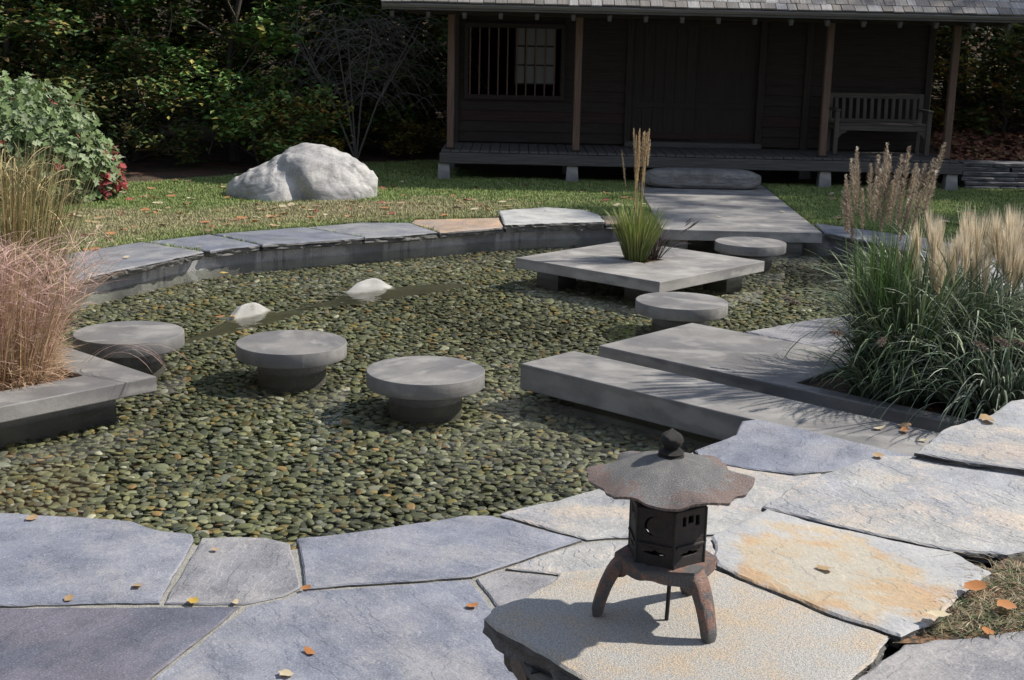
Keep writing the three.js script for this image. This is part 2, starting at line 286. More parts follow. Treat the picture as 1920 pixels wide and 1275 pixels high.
const grain = tex((k) => { const v = lerp(0.62, 1, sstep(0.3, 0.75, 0.6 * fW[k] + 0.4 * fL[k])) * (0.8 + 0.2 * fC[k]); return [v, v, v]; }, [1.4, 0.5]);
const grainBump = tex((k) => 0.7 * fW[k] + 0.3 * fC[k], [1.4, 0.5], false);
const woodM = (a, b) => std({ map: grain, color: lin(...b.map((v) => v * 1.08)), bumpMap: grainBump, bumpScale: 0.004, roughness: 0.85 });
M.siding = woodM([0.020, 0.0175, 0.0165], [0.044, 0.0335, 0.0285]);
M.sidingRed = woodM([0.034, 0.019, 0.018], [0.052, 0.028, 0.026]);
M.post = woodM([0.10, 0.070, 0.058], [0.18, 0.115, 0.085]);
M.deck = woodM([0.075, 0.070, 0.067], [0.12, 0.112, 0.106]);
M.door = std({ map: grain, color: lin(0.039, 0.0305, 0.026), bumpMap: grainBump, bumpScale: 0.003, roughness: 0.8 });
M.teak = woodM([0.09, 0.08, 0.07], [0.135, 0.12, 0.105]);
M.shingle = [[0.17, 0.16, 0.15], [0.25, 0.235, 0.225], [0.34, 0.33, 0.325], [0.205, 0.185, 0.17]].map((c) => woodM(c.map((x) => x * 0.8), c.map((x) => x * 1.25)));
M.paper = std({ color: lin(0.15, 0.15, 0.15), roughness: 0.6 });
M.bark = (() => { const map = tex((k) => mix3([0.055, 0.047, 0.04], [0.13, 0.115, 0.10], 0.5 * fL[(k % N) * N + (k / N | 0)] + 0.5 * fC[k]), [0.8, 1.2]); const bump = tex((k) => 0.7 * fL[(k % N) * N + (k / N | 0)] + 0.3 * fC[k], [0.8, 1.2], false); return std({ map, bumpMap: bump, bumpScale: 0.02, roughness: 0.95 }); })();
M.litter = (() => { const map = tex((k) => { const c = fC[k], b = fB[k], a = fA[k]; let col = mix3([0.045, 0.038, 0.026], [0.14, 0.085, 0.05], sstep(0.4, 0.7, c)); col = mix3(col, [0.17, 0.075, 0.045], 0.6 * sstep(0.5, 0.7, a)); return col.map((x) => x * (0.7 + 0.6 * b)); }, 2.5); return std({ map, bumpMap: M.granite.bumpMap, bumpScale: 0.02, roughness: 0.95 }); })();
M.turf = (() => { const map = tex((k) => { const a = fA[k], b = fB[k], c = fC[k]; return mix3([0.050, 0.110, 0.022], [0.13, 0.165, 0.05], sstep(0.35, 0.7, 0.6 * b + 0.4 * a)).map((x) => x * (0.6 + 0.8 * c)); }, 2.2); return std({ map, roughness: 0.95 }); })();
M.darkSoil = std({ map: M.litter.map, color: lin(0.6, 0.58, 0.55), roughness: 0.95 });
M.soil = std({ map: M.litter.map, color: lin(1.5, 1.4, 1.3), roughness: 0.95 });
const leafMat = (t = 0.3, coat = 0) => new THREE.MeshPhysicalMaterial({ vertexColors: true, roughness: 0.96, transmission: t, thickness: 0, ior: 1.4, clearcoat: coat, clearcoatRoughness: 0.4, side: THREE.DoubleSide });
M.leaf = leafMat(0.3); M.crown = std({ vertexColors: true, roughness: 0.7, side: THREE.DoubleSide }); M.blade = leafMat(0.2, 0.35); M.strand = leafMat(0.3, 0.1);

// ------------------------------------------------------------------ the setting
const U = [0.740, 0.6726], V = [0.6726, -0.740];                     // the grid that all the cast concrete is turned to
const grid = (o, a, b) => [o[0] + U[0] * a + V[0] * b, o[1] + U[1] * a + V[1] * b];
// water's edge, under the lip of the stones (x, z)
const POND = ccw([[-2.9, -5.34], [-2.12, -5.18], [-1.74, -5.14], [-1.44, -5.04], [-1.24, -4.95], [-0.86, -4.92], [-0.48, -5.11], [-0.05, -5.28], [0.43, -5.66], [0.91, -6.22], [1.17, -6.52], [1.3, -6.86], [2.1, -6.72], [2.85, -6.9], [2.7, -8.3], [1.9, -8.75], [1.66, -9.03], [2.25, -9.55], [2.6, -9.68], [3.3, -10.2], [3.9, -11.2], [4.08, -12.17], [3.9, -12.93], [3.56, -13.7], [3.30, -14.15], [1.58, -14.5], [0.99, -14.47], [-0.12, -14.04], [-0.78, -13.5], [-1.51, -12.99], [-2.40, -12.38], [-2.85, -11.93], [-3.19, -11.13], [-3.41, -10.71], [-3.58, -10.05], [-3.95, -9.2], [-4.4, -8.3], [-4.5, -6.9], [-3.8, -5.8]]);
const BASIN = smooth(offset(POND, 0.11), 1);
const WATER = -0.18, BED = -0.30;
const LAWN = [[-14, -14.5], [-9, -15.6], [-6.5, -16.6], [-5.2, -17.2], [-4.0, -18.5], [-2.5, -20.7], [-1.2, -21.6], [6.2, -21.6], [6.3, -19.3], [14, -19.3], [14, -2.6], [-14, -2.6]];
struct('ground', sheet([[-260, 60], [260, 60], [260, -300], [-260, -300]], -0.05, [[[-5.6, -4.5], [5.3, -4.5], [5.3, -15.2], [-5.6, -15.2]]]), M.litter);
struct('subsoil', sheet([[-5.8, -4.3], [5.5, -4.3], [5.5, -15.4], [-5.8, -15.4]], -0.42), M.litter);
const shore = offset(BASIN, 0.1).filter((q) => q[1] < -9.2); { let cut = 0; shore.forEach((q, i) => { const t = shore[(i + 1) % shore.length]; if (Math.hypot(q[0] - t[0], q[1] - t[1]) > 1.5) cut = i + 1; }); shore.push(...shore.splice(0, cut)); if (shore[0][0] < shore.at(-1)[0]) shore.reverse(); }
struct('lawn', sheet([...LAWN.slice(0, 10), [14, -9.2], ...shore, [-14, -8.6]], -0.022), M.turf);
struct('lawn_side', sheet([[-14, -8.6], [-4.3, -9.3], [-4.6, -8.3], [-4.7, -6.9], [-4.0, -5.75], [-3.1, -5.4], [-3.1, -2.7], [-14, -2.7]], -0.023), M.turf);
struct('hill', (() => { const g = new THREE.PlaneGeometry(190, 70, 95, 35); g.rotateX(-Math.PI / 2); g.translate(0, 0, -77); const p = g.attributes.position, u = g.attributes.uv; for (let i = 0; i < p.count; i++) { const x = p.getX(i), z = p.getZ(i), d = -42 - z; p.setY(i, -0.3 + 0.42 * d + 2.2 * fbm3(x * 0.08, 0, z * 0.08, 3, 4) * sstep(0, 8, d)); u.setXY(i, x * 0.3, z * 0.3); } g.computeVertexNormals(); return g; })(), std({ map: M.litter.map, color: lin(0.42, 0.5, 0.4), roughness: 1 }));
// pond floor with its pebbles
const bedGroup = thing('pond_bed', null, null); tag(bedGroup, null, null, null, 'structure');
mesh('bed', sheet(offset(BASIN, 0.08), BED), std({ color: lin(0.05, 0.05, 0.04), roughness: 0.95 }), bedGroup);
const pebbleGeo = [0, 1, 2].map((s) => { const g = new THREE.IcosahedronGeometry(0.5, 2), p = g.attributes.position; for (let i = 0; i < p.count; i++) { const x = p.getX(i), y = p.getY(i), z = p.getZ(i), k = 1 + 0.28 * fbm3(x * 1.7 + s * 9, y * 1.7, z * 1.7, s, 2); const e = (v) => Math.sign(v) * Math.pow(Math.abs(v * 2), 0.85) / 2; p.setXYZ(i, e(x) * k, e(y) * k, e(z) * k); } return toCreasedNormals(g, 1.2); });
{
  const r = rng(42), list = [];
  const palette = [[0.165, 0.170, 0.095], [0.215, 0.215, 0.125], [0.125, 0.135, 0.080], [0.175, 0.185, 0.125], [0.25, 0.25, 0.17], [0.085, 0.095, 0.065], [0.26, 0.205, 0.085], [0.30, 0.19, 0.085], [0.42, 0.41, 0.34], [0.20, 0.205, 0.18], [0.15, 0.125, 0.065]];
  const weight = [17, 14, 17, 12, 9, 13, 6, 2, 3, 9, 6], tot = weight.reduce((a, b) => a + b);
  const floorPoly = offset(BASIN, 0.03);
  for (let layer = 0; layer < 2; layer++) { const sp = layer ? 0.049 : 0.044;
    for (let z = -14.6; z < -4.8; z += sp) { const lim = Math.abs(z) * 0.42 + 0.4; for (let x = -lim; x < lim; x += sp) {
      const px = x + (r() - 0.5) * sp * 1.3, pz = z + (r() - 0.5) * sp * 1.3; if (!inside(floorPoly, px, pz)) continue;
      let w = r() * tot, ci = 0; while ((w -= weight[ci]) > 0) ci++;
      const zone = fbm3(px * 0.7, 3, pz * 0.7, 5, 2), L = (0.043 + 0.052 * r() * r() * r()) * (layer ? 1.15 : 1.1), sc = [L, L * (0.22 + 0.16 * r()), L * (0.5 + 0.3 * r())];
      const b = (0.42 + 0.95 * r() + 0.40 * zone) * (layer ? 1 : 0.85), c = palette[ci].map((v) => v * b);
      list.push({ p: [px, BED + (layer ? 0.017 : 0.004) + 0.010 * r(), pz], s: sc, rot: [(r() - 0.5) * 0.5, r() * 6.28, (r() - 0.5) * 0.5], c, layer, ci });
    } }
  }
  const near = list.filter((q) => q.layer && Math.abs(q.p[0] + 0.9) < 1.5).sort((a, b) => b.p[2] - a.p[2]).slice(0, 290), own = new Set(near);
  const tones = palette.map((c) => std({ color: lin(...c.map((v) => v * 0.95)), roughness: 0.55 }));
  for (const q of near) { const m = mesh('pebble', pebbleGeo[q.ci % 3], tones[q.ci], bedGroup); m.position.set(...q.p); m.scale.set(...q.s); m.rotation.set(...q.rot); }
  const rest = list.filter((q) => !own.has(q)), o = new THREE.Object3D(), pm = std({ color: lin(1, 1, 1), roughness: 0.55 });
  for (let v = 0; v < 3; v++) {
    const part = rest.filter((_, i) => i % 3 === v), im = new THREE.InstancedMesh(pebbleGeo[v], pm, part.length);
    part.forEach((q, i) => { o.position.set(...q.p); o.scale.set(...q.s); o.rotation.set(...q.rot); o.updateMatrix(); im.setMatrixAt(i, o.matrix); im.setColorAt(i, lin(...q.c)); });
    im.name = 'pebbles'; im.userData.kind = 'stuff'; im.castShadow = im.receiveShadow = true; bedGroup.add(im);
  }
}
{
  const b = field(9, 6, 9, 4, 0.5, 512), bump = tex((k) => b[k], 1.6, false, 512);
  struct('water', sheet(BASIN, WATER), new THREE.MeshPhysicalMaterial({ color: lin(0.86, 0.87, 0.80), transmission: 1, thickness: 0, roughness: 0.0, ior: 1.333, bumpMap: bump, bumpScale: 0.0035 }));
}
// basin wall and the coping stones along the lawn
const pondWall = thing('pond_wall', 'curved grey rendered pond wall with thick split-stone coping along the lawn', 'wall');
{
  const inn = BASIN, out = offset(BASIN, 0.16), P = [], Uv = [], I = [], n = inn.length; let arc = 0;
  const put = (q, y, u) => { P.push(q[0], y, q[1]); Uv.push(u, y); };
  for (let i = 0; i <= n; i++) { const a = inn[i % n], b = out[i % n]; put(a, -0.045, arc); put(a, -0.36, arc); put(b, -0.045, arc); put(b, -0.36, arc); const q = inn[(i + 1) % n]; arc += Math.hypot(q[0] - a[0], q[1] - a[1]); }
  for (let i = 0; i < n; i++) { const k = i * 4, m = k + 4; I.push(k, m, k + 1, m, m + 1, k + 1, k, k + 2, m, k + 2, m + 2, m, k + 2, k + 3, m + 2, k + 3, m + 3, m + 2); }
  const g = new THREE.BufferGeometry(); g.setAttribute('position', new THREE.Float32BufferAttribute(P, 3)); g.setAttribute('uv', new THREE.Float32BufferAttribute(Uv, 2)); g.setIndex(I); g.computeVertexNormals();
  mesh('wall_face', toCreasedNormals(g, 0.7), M.wallRender, pondWall);
}
const COPING = [
  [[[-3.55, -10.03], [-3.4, -10.7], [-3.18, -11.12], [-2.84, -11.88], [-3.53, -12.36], [-3.9, -11.75], [-4.25, -11.0], [-4.35, -10.1]], 0.012, 0.075, M.copingGrey, 1],
  [[[-2.80, -11.98], [-2.62, -12.2], [-2.42, -12.38], [-3.03, -12.97], [-3.5, -12.42]], 0.006, 0.07, M.copingBlue, 2],
  [[[-2.39, -12.40], [-1.95, -12.68], [-1.52, -13.0], [-2.20, -13.59], [-2.99, -12.99]], 0.008, 0.075, M.copingBlue, 3],
  [[[-1.49, -13.02], [-1.1, -13.24], [-0.80, -13.48], [-1.15, -14.12], [-1.65, -14.06], [-2.16, -13.61]], 0.004, 0.08, M.copingGrey, 4],
  [[[-0.77, -13.53], [-0.45, -13.76], [-0.12, -14.03], [-0.18, -14.72], [-1.10, -14.40], [-1.12, -14.14]], 0.0, 0.075, M.slateTan, 5],
  [[[-0.10, -14.02], [0.4, -14.24], [0.99, -14.46], [0.95, -15.02], [0.80, -15.40], [0.36, -15.55], [-0.19, -15.14]], 0.026, 0.10, M.slateLight, 6],
  [[[1.02, -14.47], [1.52, -14.5], [1.54, -15.2], [0.99, -15.1]], 0.0, 0.08, M.slateTan, 7],
  [[[3.36, -14.1], [3.58, -13.68], [4.15, -14.05], [3.75, -14.5], [3.40, -14.8]], 0.004, 0.07, M.copingGrey, 8],
  [[[3.60, -13.64], [3.90, -12.92], [4.62, -13.3], [4.20, -14.02]], 0.010, 0.07, M.copingGrey, 9],
  [[[3.92, -12.87], [4.08, -12.15], [4.86, -12.3], [4.66, -13.26]], 0.0, 0.07, M.slateGrey, 10],
  [[[4.08, -12.1], [3.90, -11.2], [4.55, -10.9], [4.88, -12.25]], 0.006, 0.07, M.slatePale, 11],
  [[[3.87, -11.16], [3.3, -10.22], [3.85, -9.8], [4.52, -10.86]], 0.003, 0.07, M.copingBlue, 12],
  [[[1.645, -9.045], [2.25, -9.545], [2.45, -9.63], [3.25, -10.2], [3.8, -9.75], [2.9, -8.9], [2.1, -8.55]], -0.004, 0.07, M.slateGrey, 13],
  [[[-3.58, -9.98], [-4.38, -10.05], [-4.75, -9.3], [-3.93, -9.2]], 0.008, 0.07, M.copingGrey, 14],
  [[[-3.95, -9.15], [-4.78, -9.25], [-5.15, -8.3], [-4.42, -8.3]], 0.003, 0.07, M.copingBlue, 15],
];
for (const [o, top, th, m, s] of COPING) mesh('coping_stone', slabStone(offset(ccw(o), 0.007), top, th, { step: 0.028, jag: 0.012, bevel: 0.014, rough: 0.03, seed: s, turn: s * 0.9 }), [m, M.edge], pondWall);

// terrace paving
const paving = thing('paving'); tag(paving, null, null, null, 'structure');
const PAVE = [
  [[[-2.9, -5.36], [-2.12, -5.18], [-1.74, -5.14], [-1.55, -5.12], [-1.44, -5.04], [-1.28, -4.98], [-1.25, -4.92], [-1.23, -4.33], [-1.77, -4.28], [-2.9, -4.18]], M.slateBlue, 0.000],
  [[[-1.228, -4.95], [-1.11, -4.98], [-0.97, -4.97], [-0.865, -4.92], [-0.845, -4.84], [-0.755, -4.49], [-0.80, -4.415], [-0.93, -4.345], [-1.215, -4.325]], M.slateGrey, -0.003],
  [[[-0.845, -4.955], [-0.68, -5.02], [-0.48, -5.11], [-0.19, -5.255], [-0.065, -5.265], [0.295, -5.01], [-0.135, -4.62], [-0.735, -4.475]], M.slateBlue, 0.002],
  [[[-1.77, -4.262], [-0.935, -4.32], [-1.125, -3.75], [-1.4, -3.2], [-2.2, -3.3]], M.slateDark, -0.002],
  [[[-0.915, -4.318], [-0.79, -4.388], [-0.735, -4.455], [-0.135, -4.595], [-0.045, -4.33], [0.15, -3.81], [0.25, -3.3], [-1.35, -3.2], [-1.105, -3.75]], M.slateBlue, -0.001],
  [[[-0.115, -4.605], [-0.03, -4.685], [0.19, -4.64], [0.40, -4.10], [-0.02, -4.31]], M.slateGrey, -0.002],
  [[[-0.015, -4.70], [0.315, -4.995], [0.86, -5.085], [1.05, -4.48], [0.21, -4.655]], M.slatePale, 0.0],
  [[[-0.045, -5.28], [-0.01, -5.33], [0.19, -5.46], [0.43, -5.66], [0.905, -6.205], [0.92, -6.085], [1.13, -5.955], [1.34, -5.875], [1.47, -5.92], [1.25, -5.39], [0.86, -5.11], [0.325, -5.025]], M.slatePale, 0.001],
  [[[0.92, -6.235], [1.17, -6.52], [1.24, -6.77], [1.335, -6.82], [2.04, -6.19], [1.48, -5.945], [1.345, -5.905], [1.13, -5.975], [0.93, -6.105]], M.slateBlue, 0.003],
  [[[-2.9, -4.16], [-1.79, -4.262], [-2.22, -3.28], [-3.1, -3.2]], M.slateGrey, -0.002],
  [[[1.28, -5.37], [1.5, -5.92], [2.06, -6.16], [2.7, -6.4], [2.5, -5.2]], M.slateGrey, -0.001],
];
PAVE.forEach(([o, m, y], i) => mesh('flagstone', slabStone(o, y, 0.05, { step: 0.04, jag: 0.009, bevel: 0.006, rough: 0.008, seed: 40 + i, turn: i * 1.3 + 0.2 }), [m, M.edge], paving));
mesh('mortar_bed', sheet([[-3.2, -5.35], [-2.12, -5.13], [-1.44, -4.99], [-1.24, -4.89], [-0.86, -4.86], [-0.48, -5.05], [-0.05, -5.22], [0.45, -5.62], [0.94, -6.18], [1.2, -6.46], [1.3, -6.72], [3.2, -6.4], [3.2, -2.7], [-3.2, -2.7]], -0.011), M.mortar, paving);

// seat wall in front: cap stones on rough stacked stone
const seatWall = thing('seat_wall', 'raised dry-stone seat wall with broad split cap stones beneath the iron lantern', 'stone wall');
const CAPS = [
  [[[-0.06, -3.36], [-0.03, -3.43], [0.04, -3.49], [0.13, -3.60], [0.16, -3.69], [0.29, -3.73], [0.47, -3.73], [0.63, -3.735], [0.76, -3.59], [0.91, -3.42], [1.05, -3.295], [0.955, -3.15], [0.75, -2.9], [0.48, -2.60], [0.20, -3.01], [0.07, -3.18], [-0.02, -3.28]], 0.42, 0.062, M.granite, [0, 0]],
  [[[0.66, -3.98], [0.88, -4.245], [1.08, -4.085], [1.40, -3.885], [1.47, -3.73], [1.30, -3.53], [1.17, -3.35], [1.065, -3.28], [0.91, -3.415], [0.76, -3.585], [0.63, -3.74]], 0.432, 0.045, M.stained, [0, 0]],
  [[[0.875, -4.265], [1.05, -4.53], [1.42, -4.88], [1.57, -4.86], [1.71, -4.77], [2.3, -4.55], [2.2, -3.95], [1.84, -4.03], [1.575, -3.885], [1.41, -3.90], [1.09, -4.10]], 0.431, 0.05, M.slatePale, [0, 0]],
  [[[1.55, -4.835], [1.67, -5.02], [1.81, -5.20], [2.06, -5.41], [2.21, -5.63], [2.6, -5.8], [2.8, -4.7], [2.35, -4.52], [2.03, -4.61], [1.70, -4.74]], 0.458, 0.045, M.slatePale, [0, 0]],
  [[[0.965, -3.14], [1.065, -3.255], [1.21, -3.29], [1.5, -3.37], [1.9, -3.3], [1.7, -2.5], [0.8, -2.4], [0.52, -2.58]], 0.42, 0.06, M.slateGrey, [0, 0]],
];
CAPS.forEach(([o, top, th, m], i) => {
  const g = slabStone(o, top, th, { step: 0.018, jag: 0.010, bevel: 0.007, rough: 0.016, seed: 70 + i, turn: 0.5 + i * 0.8 });
  if (m === M.stained) { const p = g.attributes.position, u = g.attributes.uv; for (let k = 0; k < p.count; k++) { const dx = p.getX(k) - 0.62, dz = p.getZ(k) + 3.62, a = 0.62; const s = (dx * Math.cos(-a * 0.3) - dz * 0.28) / 0.86, t = (dz + 0.62) / 1.06; u.setXY(k, s, t + (p.getY(k) - 0.45)); } }
  mesh('cap_stone', g, [m, M.edge], seatWall);
});
{ // stacked stones under the caps, along their outer edge
  const r = rng(8), wm = [std({ color: lin(0.15, 0.135, 0.12), roughness: 0.9, bumpMap: M.slatePale.bumpMap, bumpScale: 0.02 }), std({ color: lin(0.19, 0.15, 0.12), roughness: 0.9, bumpMap: M.slatePale.bumpMap, bumpScale: 0.02 }), std({ color: lin(0.11, 0.11, 0.115), roughness: 0.9, bumpMap: M.slatePale.bumpMap, bumpScale: 0.02 }), std({ color: lin(0.22, 0.12, 0.09), roughness: 0.9, bumpMap: M.slatePale.bumpMap, bumpScale: 0.02 })];
  const path = [[0.50, -2.56], [0.21, -2.98], [0.09, -3.15], [0.0, -3.28], [-0.03, -3.37], [0.02, -3.46], [0.14, -3.57], [0.19, -3.66], [0.62, -3.68], [0.68, -3.92], [0.87, -4.17], [1.06, -4.44], [1.42, -4.78], [1.66, -4.95], [1.82, -5.14], [2.06, -5.35], [2.5, -5.7]];
  const seg = []; for (let i = 0; i < path.length - 1; i++) seg.push([path[i], path[i + 1]]);
  let y = 0.352, course = 0; // stones up to the underside of the caps
  while (y > 0.0) {
    const h = [0.045, 0.10, 0.085, 0.07, 0.06][course % 5]; let s = -r() * 0.1; const L = seg.map(([a, b]) => Math.hypot(b[0] - a[0], b[1] - a[1])), tot = L.reduce((a, b) => a + b);
    const at = (t) => { t = clamp(t, 0, tot - 1e-4); let i = 0; while (t > L[i]) t -= L[i++]; const [a, b] = seg[i], f = t / L[i]; return [lerp(a[0], b[0], f), lerp(a[1], b[1], f), (b[1] - a[1]) / L[i], -(b[0] - a[0]) / L[i]]; };
    while (s < tot) { const w = 0.16 + 0.2 * r(), a = at(s + 0.006), b = at(s + w - 0.006), e = (course === 0 ? 0.012 : 0) + (r() - 0.5) * 0.035, d = 0.17;
      const nx = -(b[1] - a[1]), nz = b[0] - a[0], l = Math.hypot(nx, nz) || 1, n = [nx / l, nz / l];
      const q = [[a[0] - n[0] * e, a[1] - n[1] * e], [b[0] - n[0] * e, b[1] - n[1] * e], [b[0] + n[0] * d, b[1] + n[1] * d], [a[0] + n[0] * d, a[1] + n[1] * d]];
      if (l > 0.05) mesh('wall_stone', slabStone(q, y, h - 0.006, { step: 0.07, jag: 0.014, bevel: 0.008, rough: 0.012, seed: 200 + course * 50 + (s * 10 | 0) }), (() => { const q = wm[r() * 4 | 0]; return [q, q]; })(), seatWall);
      s += w; }
    y -= h; course++;
  }
  mesh('wall_core', prism([[0.56, -2.55], [0.33, -3.0], [0.16, -3.33], [0.28, -3.52], [0.75, -3.55], [0.84, -3.92], [1.1, -4.25], [1.5, -4.62], [1.8, -4.72], [2.1, -5.05], [2.55, -5.4], [2.6, -2.5]], 0.352, 0.40, 0.01), std({ color: lin(0.10, 0.085, 0.07), roughness: 1 }), seatWall);
}
tag(mesh('planting_soil', sheet([[1.04, -3.27], [1.19, -3.41], [1.33, -3.60], [1.52, -3.84], [1.6, -3.92], [1.86, -4.06], [2.25, -3.92], [2.3, -3.2], [1.5, -3.34], [1.23, -3.27]], 0.412), M.soil), null, null, null, 'structure');

// ------------------------------------------------------------------ cast concrete in and beside the pond
const square = (c, s) => { const o = [c[0] - (U[0] + V[0]) * s / 2, c[1] - (U[1] + V[1]) * s / 2]; return [grid(o, 0, 0), grid(o, s, 0), grid(o, s, s), grid(o, 0, s)]; };
const rect = (o, a0, a1, b0, b1) => [grid(o, a0, b0), grid(o, a1, b0), grid(o, a1, b1), grid(o, a0, b1)];
function pad(x, z, label, turn) {
  const t = thing('stepping_pad', label, 'stepping pad', [x, 0, z], turn, 'round stepping pads in the pond');
  const R = 0.36, pts = [[0.001, -0.095], [0.353, -0.095], [0.358, -0.092], [R, -0.088], [R, -0.006], [0.3585, -0.002], [0.355, 0], [0.3, 0.0004], [0.001, 0.0004]].map((q) => new THREE.Vector2(...q));
  const g = toCreasedNormals(new THREE.LatheGeometry(pts, 72), 0.5), p = g.attributes.position, u = g.attributes.uv;
  for (let i = 0; i < p.count; i++) { const top = p.getY(i) > -0.004 || p.getY(i) < -0.094; u.setXY(i, top ? p.getX(i) + x : Math.atan2(p.getZ(i), p.getX(i)) * R + x, top ? p.getZ(i) + z : p.getY(i)); }
  mesh('pad_top', g, M.concrete, t);
  const q = [[0.205, -0.096], [0.206, -0.12], [0.222, -0.128], [0.224, -0.16], [0.222, -0.33]].map((v) => new THREE.Vector2(...v)).reverse();
  const gp = toCreasedNormals(new THREE.LatheGeometry(q, 48), 0.5), up = gp.attributes.uv; for (let i = 0; i < up.count; i++) up.setXY(i, up.getX(i) * 1.4, gp.attributes.position.getY(i));
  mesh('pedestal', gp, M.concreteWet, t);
}
pad(-2.567, -8.585, 'round grey concrete pad partly behind the planter corner', 0.3);
pad(-1.447, -8.404, 'round grey concrete pad between the two other near pads', 1.9);
pad(-0.52, -7.741, 'round grey concrete pad nearest to the lantern and the bridge slabs', 4.1);
pad(1.322, -10.106, 'round grey concrete pad between the square platform and the bridge slabs', 2.6);
pad(2.41, -13.299, 'small-looking far round concrete pad in front of the walkway end', 5.2);
{ // square platform with the grass growing from its middle
  const c = [1.177, -12.05], t = thing('square_platform', 'square concrete platform on short legs with a grass tuft in its middle', 'platform');
  mesh('platform_slab', prism(square(c, 1.64), 0.0, 0.1, 0.007, square(c, 0.30)), M.concretePale, t);
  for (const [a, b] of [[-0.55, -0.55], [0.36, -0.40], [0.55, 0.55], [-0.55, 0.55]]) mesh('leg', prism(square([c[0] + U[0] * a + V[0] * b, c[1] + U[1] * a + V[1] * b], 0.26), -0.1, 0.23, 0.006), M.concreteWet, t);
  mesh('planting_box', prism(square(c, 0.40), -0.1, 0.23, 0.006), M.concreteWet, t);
  mesh('planting_soil', prism(square(c, 0.296), -0.012, 0.08, 0.004), M.soil, t);
}
const BR = [0.057, -7.95];
{
  const t = thing('bridge_slab', 'narrow thick concrete bridge slab nearest to the lantern', 'bridge slab', [0, 0, 0], 0, 'concrete bridge slabs');
  mesh('deck_slab', prism(rect(BR, 0, 2.95, 0, 0.515), 0.0, 0.165, 0.008), M.concrete, t);
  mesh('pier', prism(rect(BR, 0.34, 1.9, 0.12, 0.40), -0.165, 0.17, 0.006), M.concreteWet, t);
  const B2 = [0.575, -8.485], u = thing('bridge_slab', 'wide concrete bridge slab with a planting opening under the fountain grass', 'bridge slab', [0, 0, 0], 0, 'concrete bridge slabs');
  const o = [grid(B2, 0, 0), grid(B2, 3.1, 0), grid(B2, 3.1, 0.12), grid(B2, 1.42, 0.12), grid(B2, 1.42, 1.07), grid(B2, 0, 1.07)];
  mesh('deck_slab', prism(o, 0.002, 0.165, 0.008), M.concrete, u);
  mesh('pier', prism(rect(B2, 0.34, 1.3, 0.2, 0.85), -0.163, 0.17, 0.006), M.concreteWet, u);
  const bed = mesh('planting_ground', prism([grid(B2, 1.425, 0.125), grid(B2, 3.6, 0.125), grid(B2, 4.4, 2.2), grid(B2, 2.0, 2.1), grid(B2, 1.425, 1.06)], -0.035, 0.29, 0.01), M.darkSoil); tag(bed, null, null, null, 'structure');
}
const PL = [-2.077, -7.443];
{
  const t = thing('concrete_planter', 'square concrete planter with a broad rim full of pink grass', 'planter');
  const outer = rect(PL, -1.65, 0, -1.65, 0), inner = rect(PL, -1.35, -0.3, -1.35, -0.3);
  mesh('rim', prism(outer, 0.0, 0.09, 0.006, inner), M.concrete, t);
  mesh('base_wall', prism(rect(PL, -1.48, -0.17, -1.48, -0.17), -0.09, 0.24, 0.006, rect(PL, -1.36, -0.29, -1.36, -0.29)), M.concreteWet, t);
  mesh('planting_soil', prism(rect(PL, -1.345, -0.305, -1.345, -0.305), -0.03, 0.24, 0.004), M.soil, t);
}
{ // walkway from the pond to the house
  const o = [[1.585, -14.05], [3.31, -14.04], [3.52, -18.75], [1.72, -18.75]];
  const t = thing('walkway'); tag(t, null, null, null, 'structure');
  mesh('walkway_slab', prism(o, 0.004, 0.115, 0.008), M.concretePale, t);
  for (const x of [1.78, 3.02]) mesh('leg', box(0.2, 0.24, 0.2, x, -0.231, -14.2), M.concreteWet, t);
}
// two white rocks breaking the surface, green where they are under water
const rockGeo = (L, H, W, peak, s, algae) => {
  const g = new THREE.IcosahedronGeometry(1, 28), p = g.attributes.position, C = new Float32Array(p.count * 3), n = [], r = rng(s * 5 + 2);
  for (let i = 0; i < 16; i++) n.push([new THREE.Vector3(gauss(r), gauss(r), gauss(r)).normalize(), 0.60 + 0.26 * r()]);       // cleavage planes
  for (let i = 0; i < p.count; i++) {
    const v = new THREE.Vector3().fromBufferAttribute(p, i); let k = 1; for (const [q, d] of n) { const c = v.dot(q); if (c > 0) k = Math.min(k, d / c); }
    v.multiplyScalar(k * (1 + 0.07 * fbm3(v.x * 3 + s, v.y * 3, v.z * 3, s, 4)));
    const dx = v.x - peak, prof = (0.34 + 0.50 * Math.exp(-Math.pow(Math.abs(dx - 0.02) / (dx < 0.02 ? 0.20 : 0.26), 2.6))) * (1 + 0.12 * noise3(v.x * 6, v.z * 4, s));
    const x = v.x * L, y = v.y * H * prof, z = v.z * W * (0.6 + 0.4 * prof); p.setXYZ(i, x, y, z);
    const wet = sstep(0.008, -0.008, y - algae + 0.014 * fbm3(x * 14, 1, z * 14, 3)), t = 0.85 + 0.3 * fbm3(x * 9, y * 9, z * 9, s + 4, 3), st = sstep(0.1, 0.4, fbm3(x * 7, y * 5, z * 7, s + 9, 3));
    C.set(mix3(mix3([0.44, 0.435, 0.42], [0.25, 0.235, 0.215], st), [0.07, 0.068, 0.045], wet).map((q) => q * t), i * 3);
  }
  g.setAttribute('color', new THREE.BufferAttribute(C, 3)); return toCreasedNormals(g, 0.35);
};
const rockMat = std({ vertexColors: true, roughness: 0.85, bumpMap: M.granite.bumpMap, bumpScale: 0.004 });
tag(mesh('pond_rock', rockGeo(0.95, 0.30, 0.17, -0.10, 3, 0.112), rockMat), 'white pond rock with orange leaves caught on it, nearer of two', 'rock', 'white rocks breaking the water'); 
scene.children.at(-1).position.set(-2.06, -0.30, -10.15); scene.children.at(-1).rotation.y = 1.08;
